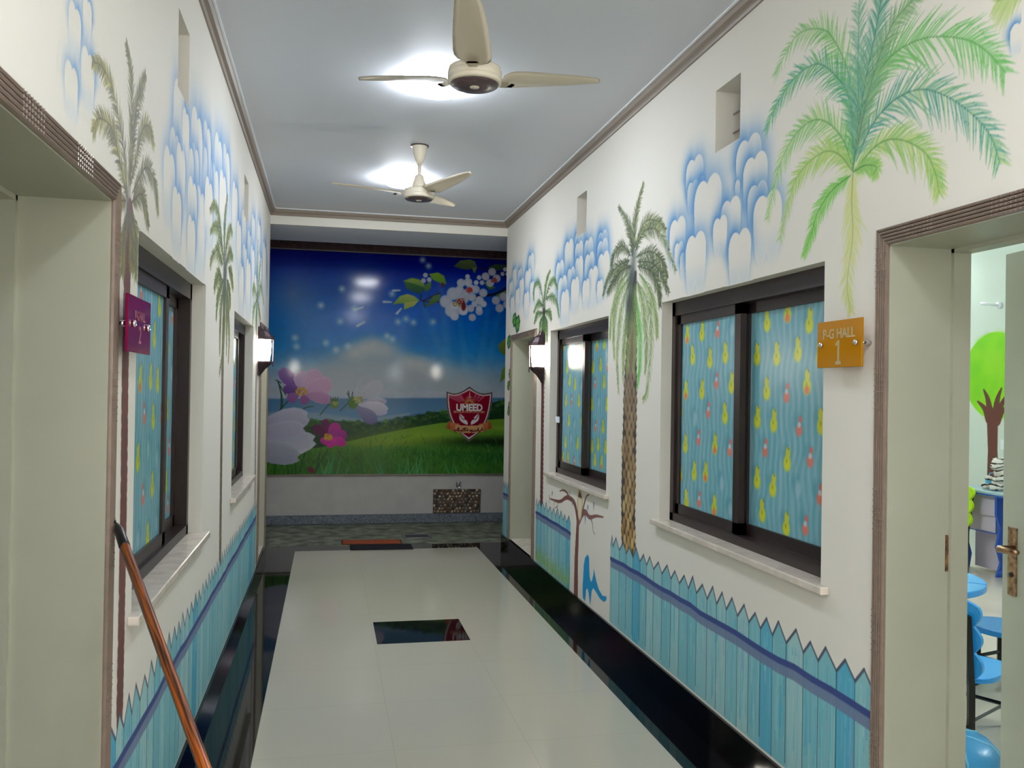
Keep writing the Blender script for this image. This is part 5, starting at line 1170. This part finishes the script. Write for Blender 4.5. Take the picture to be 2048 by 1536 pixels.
for k in range(6): a = math.radians(60*k+10); tube(bm, [(r*math.cos(a), r*math.sin(a), z) for r, z in ((.03, .171), (.08, .169), (.14, .156), (.175, .121), (.185, .081))], .004, 6)
obj('seam', bm, mat('pale blue plastic', (120, 186, 214), .3), t, True)
child_chair((5.13, 6.45, RZ), math.radians(180), M_lime, 'lime green child chair at the left end of the study desk', CG, 0.40, 1.15)
def outline_table(name, loc, rz, pts, h, label, cat, legs, th=.03):
    t = empty(name, loc, rz); tag(t, label, cat); bm = NB(); prism(bm, pts, 'Z', h-th, h); recalc(bm); bevel(bm, .008, 3); obj('table_top', bm, M_blue, t)
    for x, y in legs: bm = NB(); tube(bm, [(x, y, 0), (x, y, h-th)], .016, 4); obj('leg', bm, M_blackm, t)
    bm = NB()
    for a, b_ in zip(legs, legs[1:]+legs[:1]): tube(bm, [(a[0], a[1], h*.42), (b_[0], b_[1], h*.42)], .010, 4)
    obj('stretcher', bm, M_blackm, t); return t
stool = [(0.17*math.cos(a), 0.20*math.sin(a)) for a in [2*math.pi*i/40 for i in range(40)]]
outline_table('stool', (3.50, 3.86, RZ), math.radians(15), stool, 0.30, 'low oval blue stool with black square legs behind the chair', 'stool', [(-.09, -.10), (.09, -.10), (.09, .10), (-.09, .10)])
lobes = 6; pet = [((0.44+0.045*abs(math.sin(lobes*a/2))-0.02)*math.cos(a), (0.44+0.045*abs(math.sin(lobes*a/2))-0.02)*math.sin(a)) for a in [2*math.pi*i/96 for i in range(96)]]
t = empty('activity_table', (3.09, 4.22, RZ)); tag(t, 'round petal shaped light blue activity table', 'table')
for k in range(6):
    a0 = math.radians(60*k+18.0); g = 0.006; n = 14; R_ = .44
    arc = [(R_*math.cos(a0+math.radians(60)*i/n)*(1), R_*math.sin(a0+math.radians(60)*i/n)) for i in range(n+1)]
    m_ = (math.cos(a0+math.radians(30))*g*2, math.sin(a0+math.radians(30))*g*2); pts = [m_]+[(x+m_[0], y+m_[1]) for x, y in arc]
    bm = NB(); prism(bm, pts, 'Z', .47, .505); recalc(bm); bevel(bm, .007, 3); obj('table_segment', bm, M_blue, t)
for x, y in ((-.2, -.2), (.12, -.2), (.12, .2), (-.2, .2)): bm = NB(); tube(bm, [(x, y, 0), (x, y, .47)], .016, 4); obj('leg', bm, M_blackm, t)
t = empty('wall_hook_lamp', (RX1, 6.74, 2.50)); tag(t, 'small white bracket fixed high on the classroom wall above the painted tree', 'bracket')
bm = NB(); tube(bm, [(0, 0, 0), (-0.03, 0, 0)], .03, 16); obj('base', bm, M_trimw, t, True); bm = NB(); tube(bm, [(-.03, 0, 0), (-.10, .03, .012), (-.12, .10, .02)], [.012, .014, .018], 12); obj('arm', bm, M_trimw, t, True)
t = empty('light_switch', (RX1, 6.675, 1.23)); tag(t, 'small white wall switch to the right of the painted tree trunk', 'switch')
bm = NB(); box(bm, -.010, 0, -.035, .035, -.045, .045); bevel(bm, .003, 2); obj('plate', bm, M_trimw, t)
bm = NB(); box(bm, -.014, -.009, -.012, .012, -.018, .018); obj('rocker', bm, M_trimw, t)
